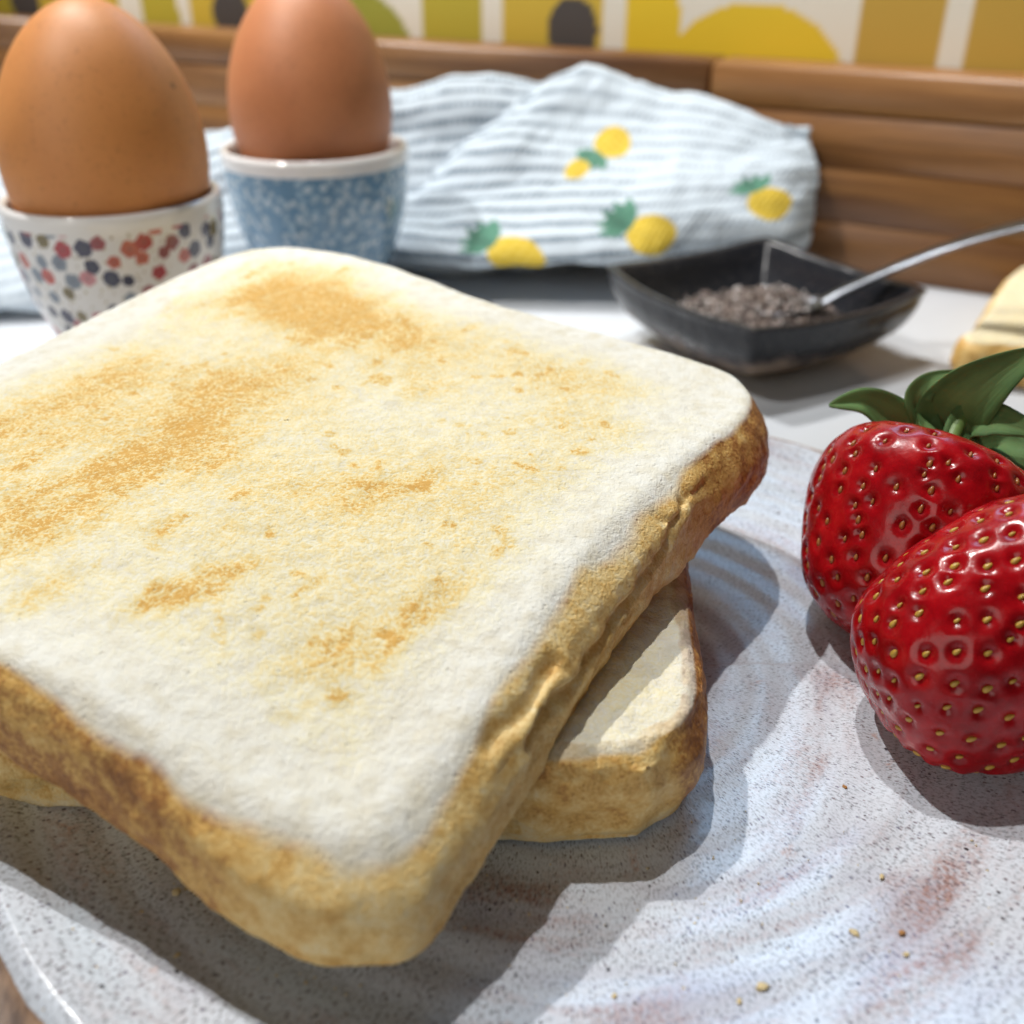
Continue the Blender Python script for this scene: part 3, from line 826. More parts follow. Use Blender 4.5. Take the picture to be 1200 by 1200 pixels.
e.rotation_euler = (0.02, 0.045, 0.0)
tag(e, 'light tan brown egg standing in the blossom-printed egg cup', 'egg')
e = obj('boiled_egg', egg_mesh(0.0590, 0.0425, 2), M['egg_b'], None, (CUP_B[0], CUP_B[1], 0.0590))
e.rotation_euler = (0.0, 0.02, 1.0)
tag(e, 'darker red-brown egg standing in the blue egg cup', 'egg')

# ================================================================== TEA TOWEL
def spline_patch(rows_, nu, nv):
    """rows_: grid [row][col] of 3D control points -> dense grid via Catmull-Rom both ways"""
    G = np.array(rows_, float)                      # R x C x 3
    def dens(G, n):
        R = G.shape[0]
        t = np.linspace(0, R - 1, n); i = np.clip(np.floor(t).astype(int), 0, R - 2); f = (t - i)[:, None, None]
        a = G[np.clip(i - 1, 0, R - 1)]; b = G[i]; c = G[i + 1]; d = G[np.clip(i + 2, 0, R - 1)]
        return 0.5 * (2 * b + (c - a) * f + (2 * a - 5 * b + 4 * c - d) * f ** 2 + (3 * b - a - 3 * c + d) * f ** 3)
    G = dens(G, nv)
    G = dens(G.transpose(1, 0, 2), nu)
    return G                                         # nu x nv x 3

TW_BASE = np.array([0.58, 0.66, 0.73])
def towel_patch(rows_, nu, nv, seed, motifs, su=None, wr=1.0):
    G = spline_patch(rows_, nu, nv)
    # arc-length uv
    du = np.r_[0, np.cumsum(np.mean(np.linalg.norm(np.diff(G, axis=0), axis=2), axis=1))]
    dv = np.r_[0, np.cumsum(np.mean(np.linalg.norm(np.diff(G, axis=1), axis=2), axis=0))]
    U, V = np.meshgrid(du, dv, indexing='ij')
    N = np.cross(np.gradient(G, axis=0), np.gradient(G, axis=1)); N /= (np.linalg.norm(N, axis=2)[..., None] + 1e-12)
    wrk = 0.0030 * wr * fbm(U * 34 + V * 22, V * 46, 0.2, 3, seed) + 0.0050 * wr * fbm(U * 17 - V * 9, V * 15 + U * 5, 0.6, 2, seed + 6) + 0.0009 * fbm(U * 130, V * 90, 0.9, 2, seed + 4)
    waf = 0.00028 * (np.sin(U / 0.0021 * 2 * PI) * np.sin(V / 0.0037 * 2 * PI))
    G = G + N * (wrk + waf)[..., None]
    # woven stripes in broken blue-grey threads
    ph = (V / 0.0052) % 1.0
    line = np.clip(1 - np.abs(ph - 0.5) / 0.23, 0, 1) ** 0.6
    dash = 0.80 + 0.20 * np.sign(np.sin(U / 0.0019 * 2 * PI + np.floor(V / 0.0052) * 2.1))
    band = 0.50 + 0.50 * sstep(-0.2, 0.3, vnoise(U * 30, V * 30, 0.0, seed + 9))
    f = np.clip(line * dash * band * 1.15, 0, 1)[..., None]
    col = TW_BASE * (1 - f) + np.array([0.07, 0.115, 0.165]) * f
    # pineapples, printed
    for (px, pz, ang, size, leafy) in motifs:
        k = np.argmin((G[..., 0] - px) ** 2 + (G[..., 2] - pz) ** 2 + 0.12 * np.maximum(G[..., 1] - G[..., 1].min(), 0) ** 2)
        cu, cv = U.ravel()[k], V.ravel()[k]
        a, b = U - cu, V - cv
        c, s_ = math.cos(ang), math.sin(ang)
        x = (a * c + b * s_) / size; y = (-a * s_ + b * c) / size
        fr = (x / 0.86) ** 2 + ((y + 0.0) / 1.0) ** 2 < 1
        diam = (np.sin((x + y) * 9) * np.sin((x - y) * 9))
        tone = np.where(diam[..., None] > 0.25, np.array([0.72, 0.55, 0.09]), np.array([0.66, 0.47, 0.045]))
        if leafy < 2: col[fr] = tone[fr]
        for q in (-0.9, -0.45, 0.0, 0.45, 0.9):
            lx = (x * math.cos(q) - (y - 0.9) * math.sin(q)); ly = (x * math.sin(q) + (y - 0.9) * math.cos(q))
            lf = (ly > 0) & (ly < 1.25) & (np.abs(lx) < 0.22 * np.sin(np.clip(ly / 1.25, 0, 1) * PI) + 0.02)
            col[lf] = np.array([0.075, 0.20, 0.14]) * (0.8 + 0.5 * abs(q))
    return G.reshape(-1, 3), col.reshape(-1, 3), nu, nv
def sheet(parts, name, thick=0.0012):
    vs, qs, cs = [], [], []; off = 0
    for (v, c, nu, nv) in parts:
        vs.append(v); cs.append(c); qs.append(grid_quads(nu, nv) + off); off += len(v)
    return mesh_np(name, np.vstack(vs), np.vstack(qs), colors={'print': np.vstack(cs)})

# rear fold: a long hump running behind the egg cups
xs = [-0.235, -0.190, -0.150, -0.105, -0.070, -0.040, -0.012, 0.012, 0.035]
yf = [0.270, 0.272, 0.280, 0.300, 0.318, 0.326, 0.326, 0.330, 0.340]
rz = [0.024, 0.029, 0.034, 0.038, 0.044, 0.050, 0.054, 0.053, 0.046]
ry = [0.335, 0.340, 0.345, 0.352, 0.358, 0.362, 0.362, 0.360, 0.360]
ra = []
ra.append([(x, y + 0.014, 0.0016) for x, y in zip(xs, yf)])
ra.append([(x, y, 0.004) for x, y in zip(xs, yf)])
ra.append([(x, y + 0.004, 0.0105) for x, y in zip(xs, yf)])
ra.append([(x, y + (r - y) * 0.45, z * 0.62) for x, y, r, z in zip(xs, yf, ry, rz)])
ra.append([(x, y + (r - y) * 0.80, z * 0.95) for x, y, r, z in zip(xs, yf, ry, rz)])
ra.append([(x, r + 0.003, z) for x, r, z in zip(xs, ry, rz)])
ra.append([(x, r + 0.016, z * 0.72) for x, r, z in zip(xs, ry, rz)])
ra.append([(x, r + 0.022, 0.004) for x, r, z in zip(xs, ry, rz)])
P1 = towel_patch(ra, 330, 190, 2, [(-0.0055, 0.0405, -0.9, 0.0060, 0)], wr=1.2)
# front fold: comes forward over the rear one, peaks in the middle and leans on the upstand at its right corner
fb = [
 # under-edge
 [(-0.050, 0.332, 0.0050), (-0.020, 0.322, 0.0085), (0.005, 0.317, 0.0090), (0.030, 0.314, 0.0100), (0.055, 0.312, 0.0110), (0.0780, 0.313, 0.0110), (0.0895, 0.318, 0.0110)],
 [(-0.052, 0.322, 0.0085), (-0.022, 0.304, 0.0110), (0.004, 0.297, 0.0115), (0.029, 0.296, 0.0130), (0.052, 0.301, 0.0140), (0.078, 0.304, 0.0140), (0.0895, 0.315, 0.0150)],
 [(-0.053, 0.323, 0.0130), (-0.023, 0.3045, 0.0165), (0.003, 0.2985, 0.0175), (0.028, 0.298, 0.0195), (0.052, 0.301, 0.0215), (0.0780, 0.305, 0.0220), (0.0900, 0.318, 0.0210)],
 [(-0.046, 0.332, 0.0190), (-0.020, 0.320, 0.0225), (0.004, 0.315, 0.0255), (0.028, 0.311, 0.0275), (0.052, 0.308, 0.0300), (0.0780, 0.312, 0.0300), (0.0905, 0.322, 0.0290)],
 [(-0.030, 0.342, 0.0280), (-0.010, 0.330, 0.0330), (0.010, 0.328, 0.0345), (0.031, 0.326, 0.0355), (0.054, 0.320, 0.0370), (0.0780, 0.319, 0.0370), (0.0910, 0.326, 0.0380)],
 [(-0.014, 0.350, 0.0380), (0.001, 0.344, 0.0430), (0.014, 0.343, 0.0445), (0.032, 0.340, 0.0450), (0.055, 0.332, 0.0450), (0.0780, 0.326, 0.0430), (0.0915, 0.3290, 0.0440)],
 [(-0.002, 0.360, 0.0490), (0.009, 0.358, 0.0530), (0.0235, 0.356, 0.0578), (0.038, 0.352, 0.0545), (0.058, 0.343, 0.0520), (0.0790, 0.333, 0.0480), (0.0915, 0.3305, 0.0455)],
 [(0.003, 0.366, 0.0480), (0.012, 0.366, 0.0510), (0.0250, 0.363, 0.0545), (0.040, 0.359, 0.0500), (0.060, 0.349, 0.0480), (0.0800, 0.338, 0.0440), (0.0920, 0.3325, 0.0400)],
 [(0.005, 0.370, 0.0300), (0.014, 0.370, 0.0300), (0.027, 0.366, 0.0300), (0.042, 0.361, 0.0280), (0.062, 0.350, 0.0250), (0.0810, 0.339, 0.0220), (0.0920, 0.3330, 0.0200)],
]
P2 = towel_patch(fb, 300, 240, 7, [(0.0013, 0.0150, 0.95, 0.0068, 0), (0.0417, 0.0215, 0.95, 0.0080, 0), (0.0300, 0.0470, 2.4, 0.0062, 0), (0.0215, 0.0400, -0.4, 0.0040, 0), (0.0770, 0.0290, 0.5, 0.0070, 0)], wr=0.9)
tw = obj('tea_towel', sheet([P1, P2], 'tea_towel'), M['towel'])
sol = tw.modifiers.new('cloth_thickness', 'SOLIDIFY'); sol.thickness = 0.0011; sol.offset = -1
tag(tw, 'crumpled white waffle tea towel with blue stripes and yellow pineapples', 'tea towel')

# ================================================================== BLACK DISH WITH SPICE AND SPOON
DC = Vector((0.0645, 0.2600, 0.0))
DANG = math.radians(-14)
def dish():
    n = 160
    th = np.linspace(0, 2 * PI, n + 1)[:-1]
    # plan shape: rounded square, corners on the axes of the rotated frame
    def plan(p):            # |x|^p+|y|^p = 1 diamond for p->1
        return (np.abs(np.cos(th)) ** p + np.abs(np.sin(th)) ** p) ** (-1.0 / p)
    corner = np.abs(np.cos(2 * th)) ** 6
    prof = [  # (radius, z, squareness 0 round..1 diamond, raw)
        (0.002, 0.0016, 0, 1), (0.0165, 0.0016, 0.2, 1), (0.0185, 0.0, 0.25, 1), (0.0212, 0.0004, 0.3, 1), (0.0218, 0.0026, 0.35, 0.95), (0.0240, 0.0036, 0.55, 0.75), (0.0295, 0.0050, 0.75, 0.85), (0.0356, 0.0090, 0.88, 0.62), (0.0390, 0.0150, 0.96, 0.28),
        (0.0402, 0.0206, 1, 0.05), (0.0408, 0.0222, 1, 0.1), (0.0403, 0.0229, 1, 0.1), (0.0378, 0.0226, 1, 0.1), (0.0356, 0.0200, 1, 0.0), (0.0322, 0.0142, 0.9, 0), (0.0270, 0.0092, 0.75, 0), (0.0180, 0.0066, 0.5, 0), (0.0100, 0.0054, 0.2, 0), (0.002, 0.0052, 0, 0)]
    pr = smooth_profile(prof, 4)
    V, raw = [], []
    for (r, z, sq, rw) in pr:
        d = plan(1.12) * max(sq, 0) + (1 - sq) * 0.80
        lift = 0.0014 * corner * max(0, (r - 0.03) / 0.009) * (1 if sq > 0.8 else 0)
        V.append(np.stack([np.cos(th) * r * d, np.sin(th) * r * d, (z + lift) * 0.82 + 0 * th], -1)); raw.append(rw + 0 * th)
    v = np.concatenate(V); m = len(pr)
    c0 = len(v); v = np.vstack([v, [0, 0, pr[0][1]], [0, 0, pr[-1][1]]])
    i = np.arange(n); j = (i + 1) % n
    tr = np.vstack([np.stack([np.full(n, c0), j, i], -1), np.stack([np.full(n, c0 + 1), (m - 1) * n + i, (m - 1) * n + j], -1)])
    return mesh_np('spice_dish', v, grid_quads(m, n, wrap_v=True, flip=True), tris=tr, attrs={'raw': np.r_[np.concatenate(raw), 1, 0]})
d = obj('spice_dish', dish(), M['dish'], None, DC)
d.rotation_euler = (0, 0, DANG)
tag(d, 'small square black glazed stoneware dish holding ground spice', 'dish')

def spice():
    rs = np.random.RandomState(3)
    vs, qs, cs = [], [], []
    base = np.array([(-1, -1, -1), (1, -1, -1), (1, 1, -1), (-1, 1, -1), (-1, -1, 1), (1, -1, 1), (1, 1, 1), (-1, 1, 1)], float) * 0.5
    fq = np.array([(0, 3, 2, 1), (4, 5, 6, 7), (0, 1, 5, 4), (1, 2, 6, 5), (2, 3, 7, 6), (3, 0, 4, 7)])
    tones = np.array([(0.30, 0.24, 0.21), (0.40, 0.34, 0.31), (0.10, 0.08, 0.07), (0.20, 0.15, 0.12), (0.52, 0.48, 0.46), (0.26, 0.20, 0.18), (0.06, 0.05, 0.045)])
    # mound under the grains
    n = 4200
    for k in range(n):
        a = rs.uniform(0, 2 * PI); r = 0.0225 * math.sqrt(rs.rand())
        x, y = r * math.cos(a), r * math.sin(a)
        mound = 0.0086 + 0.0060 * math.exp(-((x - 0.004) ** 2 + (y - 0.006) ** 2) / 0.00014) + 0.0006 * rs.randn()
        z = mound - rs.rand() ** 2 * 0.002
        s = rs.uniform(0.0005, 0.00115) * np.array([1, rs.uniform(0.6, 1), rs.uniform(0.5, 1)])
        Rm = np.linalg.qr(rs.randn(3, 3))[0]
        if np.linalg.det(Rm) < 0: Rm[:, 0] *= -1
        p = (base + rs.uniform(-0.16, 0.16, (8, 3))) * s @ Rm.T + (x, y, z)
        vs.append(p); qs.append(fq + 8 * k); cs.append(np.tile(tones[rs.randint(len(tones))] * rs.uniform(0.7, 1.2), (8, 1)))
    off = 8 * n
    # body of the heap
    nr, nt = 14, 48
    rr = np.linspace(0.0004, 0.0240, nr); th = np.linspace(0, 2 * PI, nt + 1)[:-1]
    R, T = np.meshgrid(rr, th, indexing='ij')
    X, Y = R * np.cos(T), R * np.sin(T)
    Z = 0.0078 + 0.0060 * np.exp(-((X - 0.004) ** 2 + (Y - 0.006) ** 2) / 0.00014) + 0.0004 * vnoise(X * 700, Y * 700, 0, 2)
    Z = np.where(R > 0.0230, 0.0070, Z)
    vs.append(np.stack([X, Y, Z], -1).reshape(-1, 3)); qs.append(grid_quads(nr, nt, wrap_v=True) + off)
    cs.append(np.tile([0.17, 0.13, 0.115], (nr * nt, 1)))
    return mesh_np('ground_spice', np.vstack(vs), np.vstack(qs), colors={'print': np.vstack(cs)}, smooth=False)
sp = obj('ground_spice', spice(), mat_vcol('coarse_spice', 0.8), None, DC)
sp.rotation_euler = (0, 0, DANG)
tag(sp, 'heap of coarse grey-brown ground spice in the black dish', 'spice', kind='stuff')

def spoon():
    root = thing('small_spoon', 'small shiny metal spoon resting in the black spice dish', 'spoon', (0.0810, 0.2600, 0.0135))
    mm = mat_simple('polished_steel', (0.15, 0.16, 0.18), 0.30, Metallic=1.0).m
    mm.node_tree.nodes['Principled BSDF'].inputs['Metallic'].default_value = 1.0
    path = smooth_profile([(0.0, 0.0, 0.0), (0.006, -0.0008, 0.0036), (0.016, -0.0030, 0.0098), (0.029, -0.0066, 0.0170), (0.044, -0.0115, 0.0235), (0.060, -0.0170, 0.0285), (0.078, -0.0235, 0.0325), (0.088, -0.027, 0.0340)], 8)
    m = len(path); t = np.linspace(0, 1, m)
    w = np.interp(t, [0, 0.12, 0.35, 0.6, 0.85, 0.97, 1.0], [0.0025, 0.0022, 0.0031, 0.0046, 0.0060, 0.0050, 0.0008])
    h = np.interp(t, [0, 0.12, 0.4, 1.0], [0.0008, 0.0011, 0.0009, 0.0007])
    v, q, tr = tube(path, np.stack([w, h], -1), 16)
    obj('handle', mesh_np('handle', v, q, tris=tr), mm, root)
    # bowl of the spoon, sunk in the spice: a shallow oval shell
    nu, nv = 12, 28
    rr = np.linspace(0.02, 1, nu); th = np.linspace(0, 2 * PI, nv + 1)[:-1]
    R, T = np.meshgrid(rr, th, indexing='ij')
    def shell(off): return np.stack([-0.0085 + R * np.cos(T) * (0.0095 + off), R * np.sin(T) * (0.0062 + off), -0.0035 + (R ** 2 - 1) * 0.0026 - off + 0.0028 + 0.12 * R * np.cos(T) * 0.0095], -1).reshape(-1, 3)
    a, b = shell(0.0), shell(0.0004)
    k = nu * nv
    q = np.vstack([grid_quads(nu, nv, wrap_v=True), grid_quads(nu, nv, wrap_v=True, flip=True) + k])
    i = np.arange(nv); j = (i + 1) % nv; base = (nu - 1) * nv
    q = np.vstack([q, np.stack([base + i, base + k + i, base + k + j, base + j], -1)])
    obj('bowl', mesh_np('bowl', np.vstack([a, b]), q), mm, root)
spoon()

# ================================================================== STRAWBERRIES
seed_mat = mat_simple('achene_gold', (0.56, 0.34, 0.055), 0.35).m
stem_mat = mat_simple('stem_green', (0.16, 0.26, 0.07), 0.5).m
def seed_mesh():
    n, m = 7, 6
    ph = np.linspace(0, PI, m); z = -np.cos(ph); r = np.sin(ph) * (1 - 0.28 * z)
    v = [(0, 0, -1)]
    for k in range(1, m - 1):
        for i in range(n):
            a = 2 * PI * i / n
            v.append((r[k] * math.cos(a) * 0.60, r[k] * math.sin(a) * 0.45, z[k]))
    v.append((0, 0, 1))
    v = np.array(v) * 0.00054
    q = []; t = []
    for k in range(m - 3):
        for i in range(n):
            j = (i + 1) % n
            q.append((1 + k * n + i, 1 + k * n + j, 1 + (k + 1) * n + j, 1 + (k + 1) * n + i))
    for i in range(n):
        j = (i + 1) % n
        t.append((0, 1 + j, 1 + i)); b = 1 + (m - 3) * n; t.append((len(v) - 1, b + i, b + j))
    return mesh_np('seed', v, q, tris=t)
SEED = seed_mesh(); SEED.materials.append(seed_mat)
SEED_RED = seed_mesh(); SEED_RED.materials.append(mat_simple('achene_brown', (0.36, 0.13, 0.03), 0.35).m)

def strawberry(label, loc, axis, spin, prof, nseed, seed, squash=(1, 1), seed_mesh=None, lean=0.0, sit=0.0135):
    """local +Z is the stem end; prof: (r,z) from tip to stem"""
    root = thing('strawberry', label, 'strawberry', loc, 'strawberries on the plate')
    zax = Vector(axis).normalized()
    rot = zax.to_track_quat('Z', 'Y')
    root.rotation_mode = 'QUATERNION'; root.rotation_quaternion = rot
    Rw = np.array(rot.to_matrix())
    P = smooth_profile(prof, 40)
    s = np.r_[0, np.cumsum(np.hypot(*np.diff(P, axis=0).T))]
    # lumpy, slightly flattened body
    def body(t, th):
        r = np.interp(t, s, P[:, 0]); z = np.interp(t, s, P[:, 1])
        lump = 1 + 0.035 * vnoise(np.cos(th) * 1.2 + seed, np.sin(th) * 1.2, z * 80, seed) + 0.02 * np.cos(2 * th + seed)
        p = np.stack([np.cos(th) * r * lump * squash[0], np.sin(th) * r * lump * squash[1], z + 0 * th], -1)
        w = p @ Rw.T                                  # into world directions: lean it and settle it on its flat side
        w[..., 0] += lean * w[..., 2]
        low = np.minimum(w[..., 2] + sit, 0)
        w[..., 2] -= low * 0.65
        return w @ Rw
    # seeds: golden angle spiral, equal area
    area = np.r_[0, np.cumsum((P[1:, 0] + P[:-1, 0]) / 2 * np.diff(s))]
    fr = (np.arange(nseed) + 0.6) / nseed * 0.985
    st = np.interp(fr * area[-1], area, s); sth = spin + np.arange(nseed) * 2.399963 + 0.06 * np.random.RandomState(seed).randn(nseed)
    C = body(st, sth)
    nt, nth = 220, 360
    tt = np.linspace(1e-5, s[-1], nt); th = np.linspace(0, 2 * PI, nth + 1)[:-1]
    TT, TH = np.meshgrid(tt, th, indexing='ij')
    V = body(TT, TH)
    N = np.cross(np.gradient(V, axis=1), np.gradient(V, axis=0)); N /= np.linalg.norm(N, axis=2)[..., None] + 1e-15
    flat = V.reshape(-1, 3); nf = N.reshape(-1, 3)
    if np.mean(np.sum(nf * (flat - flat.mean(0)), 1)) < 0: nf = -nf
    d1 = np.full(len(flat), 9.0)
    for c in C:
        d = np.linalg.norm(flat - c, axis=1); d1 = np.minimum(d1, d)
    dep = -0.00052 * np.exp(-(d1 / 0.00068) ** 2) + 0.00014 * sstep(0.0006, 0.0020, d1)
    endf = np.minimum(TT, s[-1] - TT).reshape(-1)
    dep *= sstep(0.0, 0.002, endf)
    fv = flat + nf * dep[:, None]
    tip0 = len(fv); fv = np.vstack([fv, P[0][0] * 0 + np.array([0, 0, P[0][1]]), np.array([0, 0, P[-1][1]])])
    i = np.arange(nth); j = (i + 1) % nth
    tr = np.vstack([np.stack([np.full(nth, tip0), j, i], -1), np.stack([np.full(nth, tip0 + 1), (nt - 1) * nth + i, (nt - 1) * nth + j], -1)])
    pit = np.r_[np.exp(-(d1 / 0.0009) ** 2), 0, 0]
    pale = np.r_[sstep(s[-1] * 0.84, s[-1] * 0.97, TT.reshape(-1)), 0, 1]
    flesh = obj('flesh', mesh_np('flesh', fv, grid_quads(nt, nth, wrap_v=True, flip=True), tris=tr, attrs={'pit': pit, 'pale': pale}), M['berry'], root)
    # seeds sit in the pits, long axis along the fruit
    eps = 1e-4
    for k in range(nseed):
        a = np.array([st[k]]); b = np.array([sth[k]])
        p = C[k]
        dt = body(np.minimum(a + eps, s[-1]), b)[0] - body(np.maximum(a - eps, 0), b)[0]; dth = body(a, b + 1e-3)[0] - body(a, b - 1e-3)[0]
        nn = np.cross(dth, dt); nn /= np.linalg.norm(nn)
        if np.dot(nn, p - np.array([0, 0, P[:, 1].mean()])) < 0: nn = -nn
        zt = dt / np.linalg.norm(dt); xt = np.cross(nn, zt)
        Mx = Matrix(((xt[0], nn[0], zt[0]), (xt[1], nn[1], zt[1]), (xt[2], nn[2], zt[2])))
        o = obj('seed', seed_mesh, None, root)
        o.location = Vector(p + nn * (-0.00030))
        o.rotation_euler = Mx.to_euler()
        rk = random.Random(seed * 1000 + k); g = rk.uniform(0.75, 1.2); o.scale = (g * rk.uniform(0.8, 1.1), g, g)
    return root

def sepal(parent, spine, width, seed, roll=0.0, cup=0.35):
    """leaf blade in parent's local space following the spine, pointed, gently folded"""
    S = smooth_profile(spine, 10)
    m = len(S); k = 9
    T = np.gradient(S, axis=0); T /= np.linalg.norm(T, axis=1)[:, None]
    up0 = np.array(parent.rotation_quaternion.to_matrix().transposed() @ Vector((math.sin(roll), -0.72, 0.70)))
    A = np.cross(T, up0); A /= np.linalg.norm(A, axis=1)[:, None]
    B = np.cross(A, T)
    t = np.linspace(0, 1, m)
    w = width * (np.sin(np.clip(t, 0, 1) ** 0.75 * PI) ** 0.8 * 0.92 + 0.12 * (1 - t))
    w[-1] = width * 0.02
    a = np.linspace(-1, 1, k)
    V = S[:, None] + A[:, None] * (a[None, :] * w[:, None])[..., None] + B[:, None] * (cup * (a[None, :] ** 2) * w[:, None])[..., None]
    rip = 0.0004 * vnoise(t[:, None] * 5 + 0 * a[None, :], a[None, :] * 1.5 + 0 * t[:, None], seed, 5)
    V = V + B[:, None] * rip[..., None]
    uv = np.stack([np.tile(a * width, (m, 1)), np.tile((t * 0.02)[:, None], (1, k))], -1).reshape(-1, 2)
    o = obj('sepal', mesh_np('sepal', V.reshape(-1, 3), grid_quads(m, k), uv=uv), M['leaf'], parent)
    so = o.modifiers.new('leaf_thickness', 'SOLIDIFY'); so.thickness = 0.00022
    return o

def to_local(root, pts):
    Rm = root.rotation_quaternion.to_matrix().transposed()
    return [tuple(Rm @ (Vector(p) - Vector(root.location))) for p in pts]

prof_back = [(0.00001, -0.0160), (0.0054, -0.0152), (0.0106, -0.0114), (0.0138, -0.0050), (0.0158, 0.0020), (0.0155, 0.0075), (0.0125, 0.0115), (0.0070, 0.0128), (0.0025, 0.0120)]
SB = (0.0562, 0.1232, 0.0250)
sb = strawberry('strawberry at the back, its leafy green top pointing away', SB, (0.42, 0.50, 0.72), 0.4, prof_back, 250, 2, seed_mesh=SEED_RED)
prof_front = [(0.00001, -0.0178), (0.0066, -0.0172), (0.0118, -0.0146), (0.0144, -0.0090), (0.0152, -0.0020), (0.0150, 0.0050), (0.0128, 0.0110), (0.0080, 0.0138), (0.0025, 0.0130)]
SF = (0.0614, 0.1003, 0.0248)
sf = strawberry('strawberry in front, cut off by the right edge of the picture', SF, (0.76, 0.14, 0.50), 0.2, prof_front, 298, 5, squash=(0.86, 1.16), seed_mesh=SEED, lean=0.16, sit=0.0112)

# sepals of the back berry, set out in world space and moved into its frame
top = np.array(SB) + np.array(Vector((0.42, 0.50, 0.72)).normalized()) * 0.0125
def sep(root, pts, width, seed, roll=0, cup=0.3):
    return sepal(root, np.array(to_local(root, pts)), width, seed, roll, cup)
t0 = tuple(top)
sep(sb, [t0, (0.0575, 0.1350, 0.0350), (0.0546, 0.1360, 0.0375), (0.0505, 0.1360, 0.0397), (0.0459, 0.1360, 0.0392)], 0.0034, 1)
sep(sb, [t0, (0.0606, 0.1360, 0.0359), (0.0588, 0.1370, 0.0398), (0.0612, 0.1380, 0.0424), (0.0660, 0.1390, 0.0432)], 0.0022, 2)
sep(sb, [t0, (0.0631, 0.1360, 0.0359), (0.0648, 0.1350, 0.0404), (0.0682, 0.1340, 0.0448), (0.0732, 0.1330, 0.0492)], 0.0050, 3)
sep(sb, [t0, (0.0652, 0.1340, 0.0368), (0.0677, 0.1320, 0.0386), (0.0704, 0.1300, 0.0387), (0.0739, 0.1280, 0.0381)], 0.0030, 4)
sep(sb, [t0, (0.0702, 0.1340, 0.0341), (0.0721, 0.1310, 0.0335), (0.0731, 0.1280, 0.0317), (0.0736, 0.1250, 0.0292)], 0.0028, 5)
sep(sb, [t0, (0.0700, 0.1430, 0.0300), (0.0740, 0.1450, 0.0260), (0.0770, 0.1450, 0.0220)], 0.0030, 6)
v, q, tr = tube(smooth_profile(to_local(sb, [t0, tuple(top + np.array((0.003, 0.005, 0.003))), tuple(top + np.array((0.008, 0.009, 0.004)))]), 6), np.full(13, 0.0011), 8, 1.0, (0.3, 0.2, 1))
obj('stem', mesh_np('stem', v, q, tris=tr), stem_mat, sb)
# sepals of the front berry (beyond the frame, seen only from the side)
axf = np.array(Vector((0.76, 0.14, 0.50)).normalized()); tf = np.array(SF) + axf * 0.0134
for k in range(6):
    a = k * PI / 3
    sd = np.array(Vector((-0.2, 0.98, 0)).normalized()); ud = np.cross(axf, sd)
    dr = sd * math.cos(a) + ud * math.sin(a)
    sep(sf, [tuple(tf), tuple(tf + dr * 0.006 + axf * 0.002), tuple(tf + dr * 0.012 + axf * 0.003), tuple(tf + dr * 0.016 + axf * 0.007)], 0.0032, 10 + k, 0.3)

# ================================================================== CRUMBS
def crumb_mesh(seed):
    rs = np.random.RandomState(seed)
    v = []; n = 6
    for k, (z, r) in enumerate(((-0.5, 0.55), (0.0, 1.0), (0.45, 0.6))):
        for i in range(n):
            a = 2 * PI * i / n + rs.uniform(-0.3, 0.3); q = r * rs.uniform(0.7, 1.2)
            v.append((q * math.cos(a), q * math.sin(a) * 0.7, z * rs.uniform(0.7, 1.1) * 0.7))
    q = [(k * n + i, k * n + (i + 1) % n, (k + 1) * n + (i + 1) % n, (k + 1) * n + i) for k in range(2) for i in range(n)]
    q += [(12, 13, 14, 15), (12, 15, 16, 17), (3, 2, 1, 0), (5, 4, 3, 0)]
    return mesh_np('toast_crumb', np.array(v), q, smooth=False)
crumb_pale = mat_simple('crumb_pale', (0.66, 0.52, 0.28), 0.8).m
crumb_dark = mat_simple('crumb_brown', (0.40, 0.19, 0.06), 0.8).m
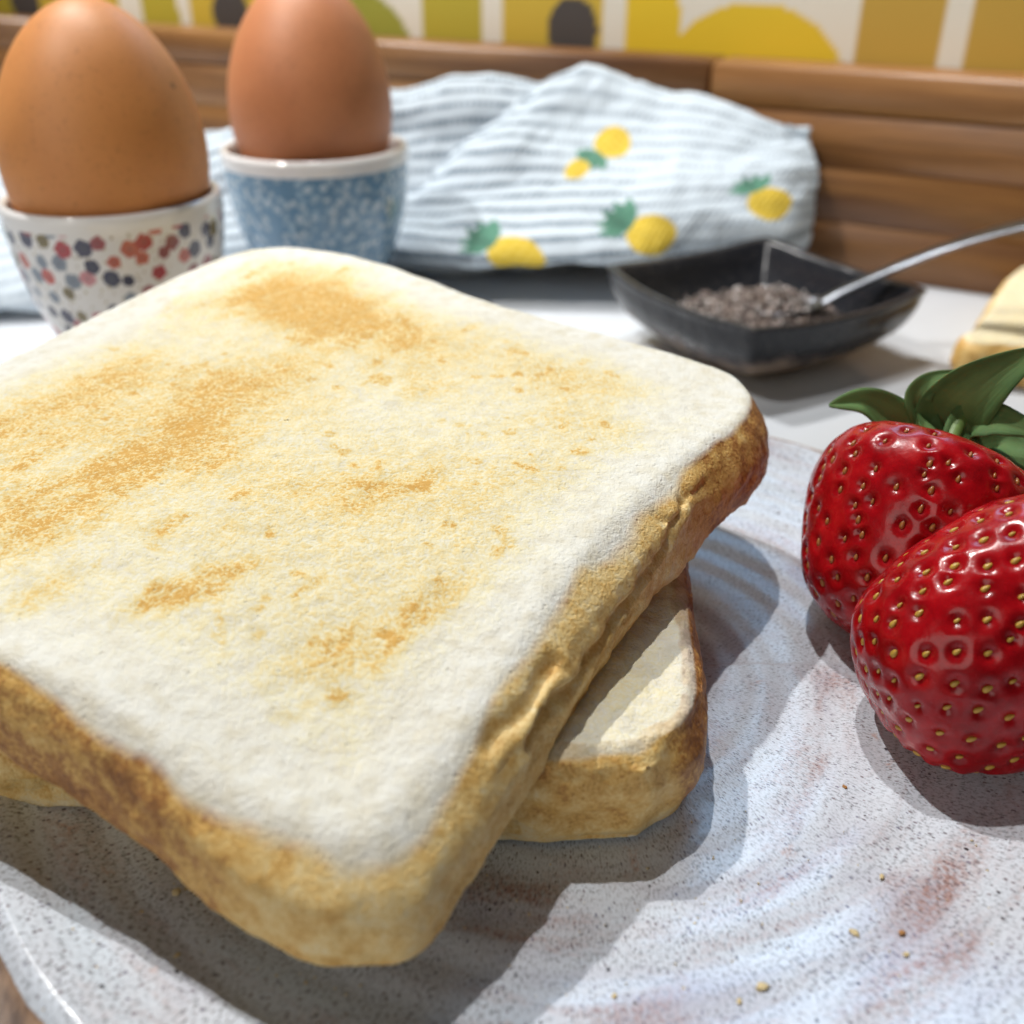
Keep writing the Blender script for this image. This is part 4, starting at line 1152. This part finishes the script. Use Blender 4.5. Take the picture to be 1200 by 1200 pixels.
CR = [(0.0241, 0.0625, 0.0007, 0, 'larger pale crumb of toast on the plate, near the bottom edge of the picture'),
      (0.0216, 0.0610, 0.0004, 0, 'small pale crumb of toast just left of the larger one near the bottom edge'),
      (0.0395, 0.0685, 0.0005, 1, 'dark brown crumb of toast on the bare plate below the front strawberry'),
      (0.0348, 0.0687, 0.0006, 0, 'pale crumb of toast on the plate, just left of the dark brown crumb'),
      (0.0390, 0.0658, 0.0004, 0, 'small pale crumb of toast on the plate, just below the dark brown crumb'),
      (-0.0351, 0.0729, 0.0007, 0, 'golden flake of toast in the shadow at the left of the upper slice'),
      (0.0399, 0.0760, 0.0004, 0, 'pale sliver of toast on the plate between front strawberry and dark brown crumb'),
      (0.0398, 0.0896, 0.0004, 1, 'small brown crumb on the plate, left of the front strawberry'),
      (0.0098, 0.0617, 0.0004, 0, 'pale crumb of toast on the plate, right of the upper slice\'s near corner'),
      (0.0591, 0.0780, 0.0005, 0, 'pale crumb of toast in front of the front strawberry, by the right edge'),
      (-0.0327, 0.0649, 0.0004, 0, 'tiny pale crumb of toast near the lower left rim of the plate')]
CM = [crumb_mesh(k) for k in range(3)]
CMD = [crumb_mesh(k) for k in range(3)]
for m_ in CM: m_.materials.append(crumb_pale)
for m_ in CMD: m_.materials.append(crumb_dark)
for k, (x, y, s, dk, lab) in enumerate(CR):
    o = obj('toast_crumb', (CMD if dk else CM)[k % 3])
    o.location = (x, y, float(plate_z(x, y)) + s * 0.32)
    o.rotation_euler = (0, 0, k * 1.7); o.scale = (s * 1.1, s * 1.1, s * 0.8)
    tag(o, lab, 'crumb', 'toast crumbs on the plate')

# fine dust of crumbs shed round the slices
def crumb_dust():
    rs = np.random.RandomState(8)
    vs, ts = [], []
    tet = np.array([(1, 0, -0.4), (-0.6, 0.8, -0.4), (-0.5, -0.8, -0.4), (0.1, 0.1, 0.6)])
    ft = np.array([(0, 2, 1), (0, 1, 3), (1, 2, 3), (2, 0, 3)])
    k = 0
    while k < 150:
        x = rs.uniform(-0.045, 0.058); y = rs.uniform(0.048, 0.088)
        if rs.rand() > math.exp(-abs(y - 0.072) / 0.012): continue
        g = rs.uniform(0.00010, 0.00030)
        a = rs.uniform(0, 6.3); c, s_ = math.cos(a), math.sin(a)
        p = (tet + rs.uniform(-0.3, 0.3, (4, 3))) * g * np.array([1, rs.uniform(0.4, 1), 0.8])
        p = np.stack([p[:, 0] * c - p[:, 1] * s_, p[:, 0] * s_ + p[:, 1] * c, p[:, 2]], -1) + (x, y, float(plate_z(x, y)) + g * 0.35)
        vs.append(p); ts.append(ft + 4 * k); k += 1
    return mesh_np('crumb_dust', np.vstack(vs), [], tris=np.vstack(ts), smooth=False)
o = obj('crumb_dust', crumb_dust(), crumb_pale)
tag(o, 'fine scatter of pale toast dust over the front of the plate', 'crumbs', kind='stuff')
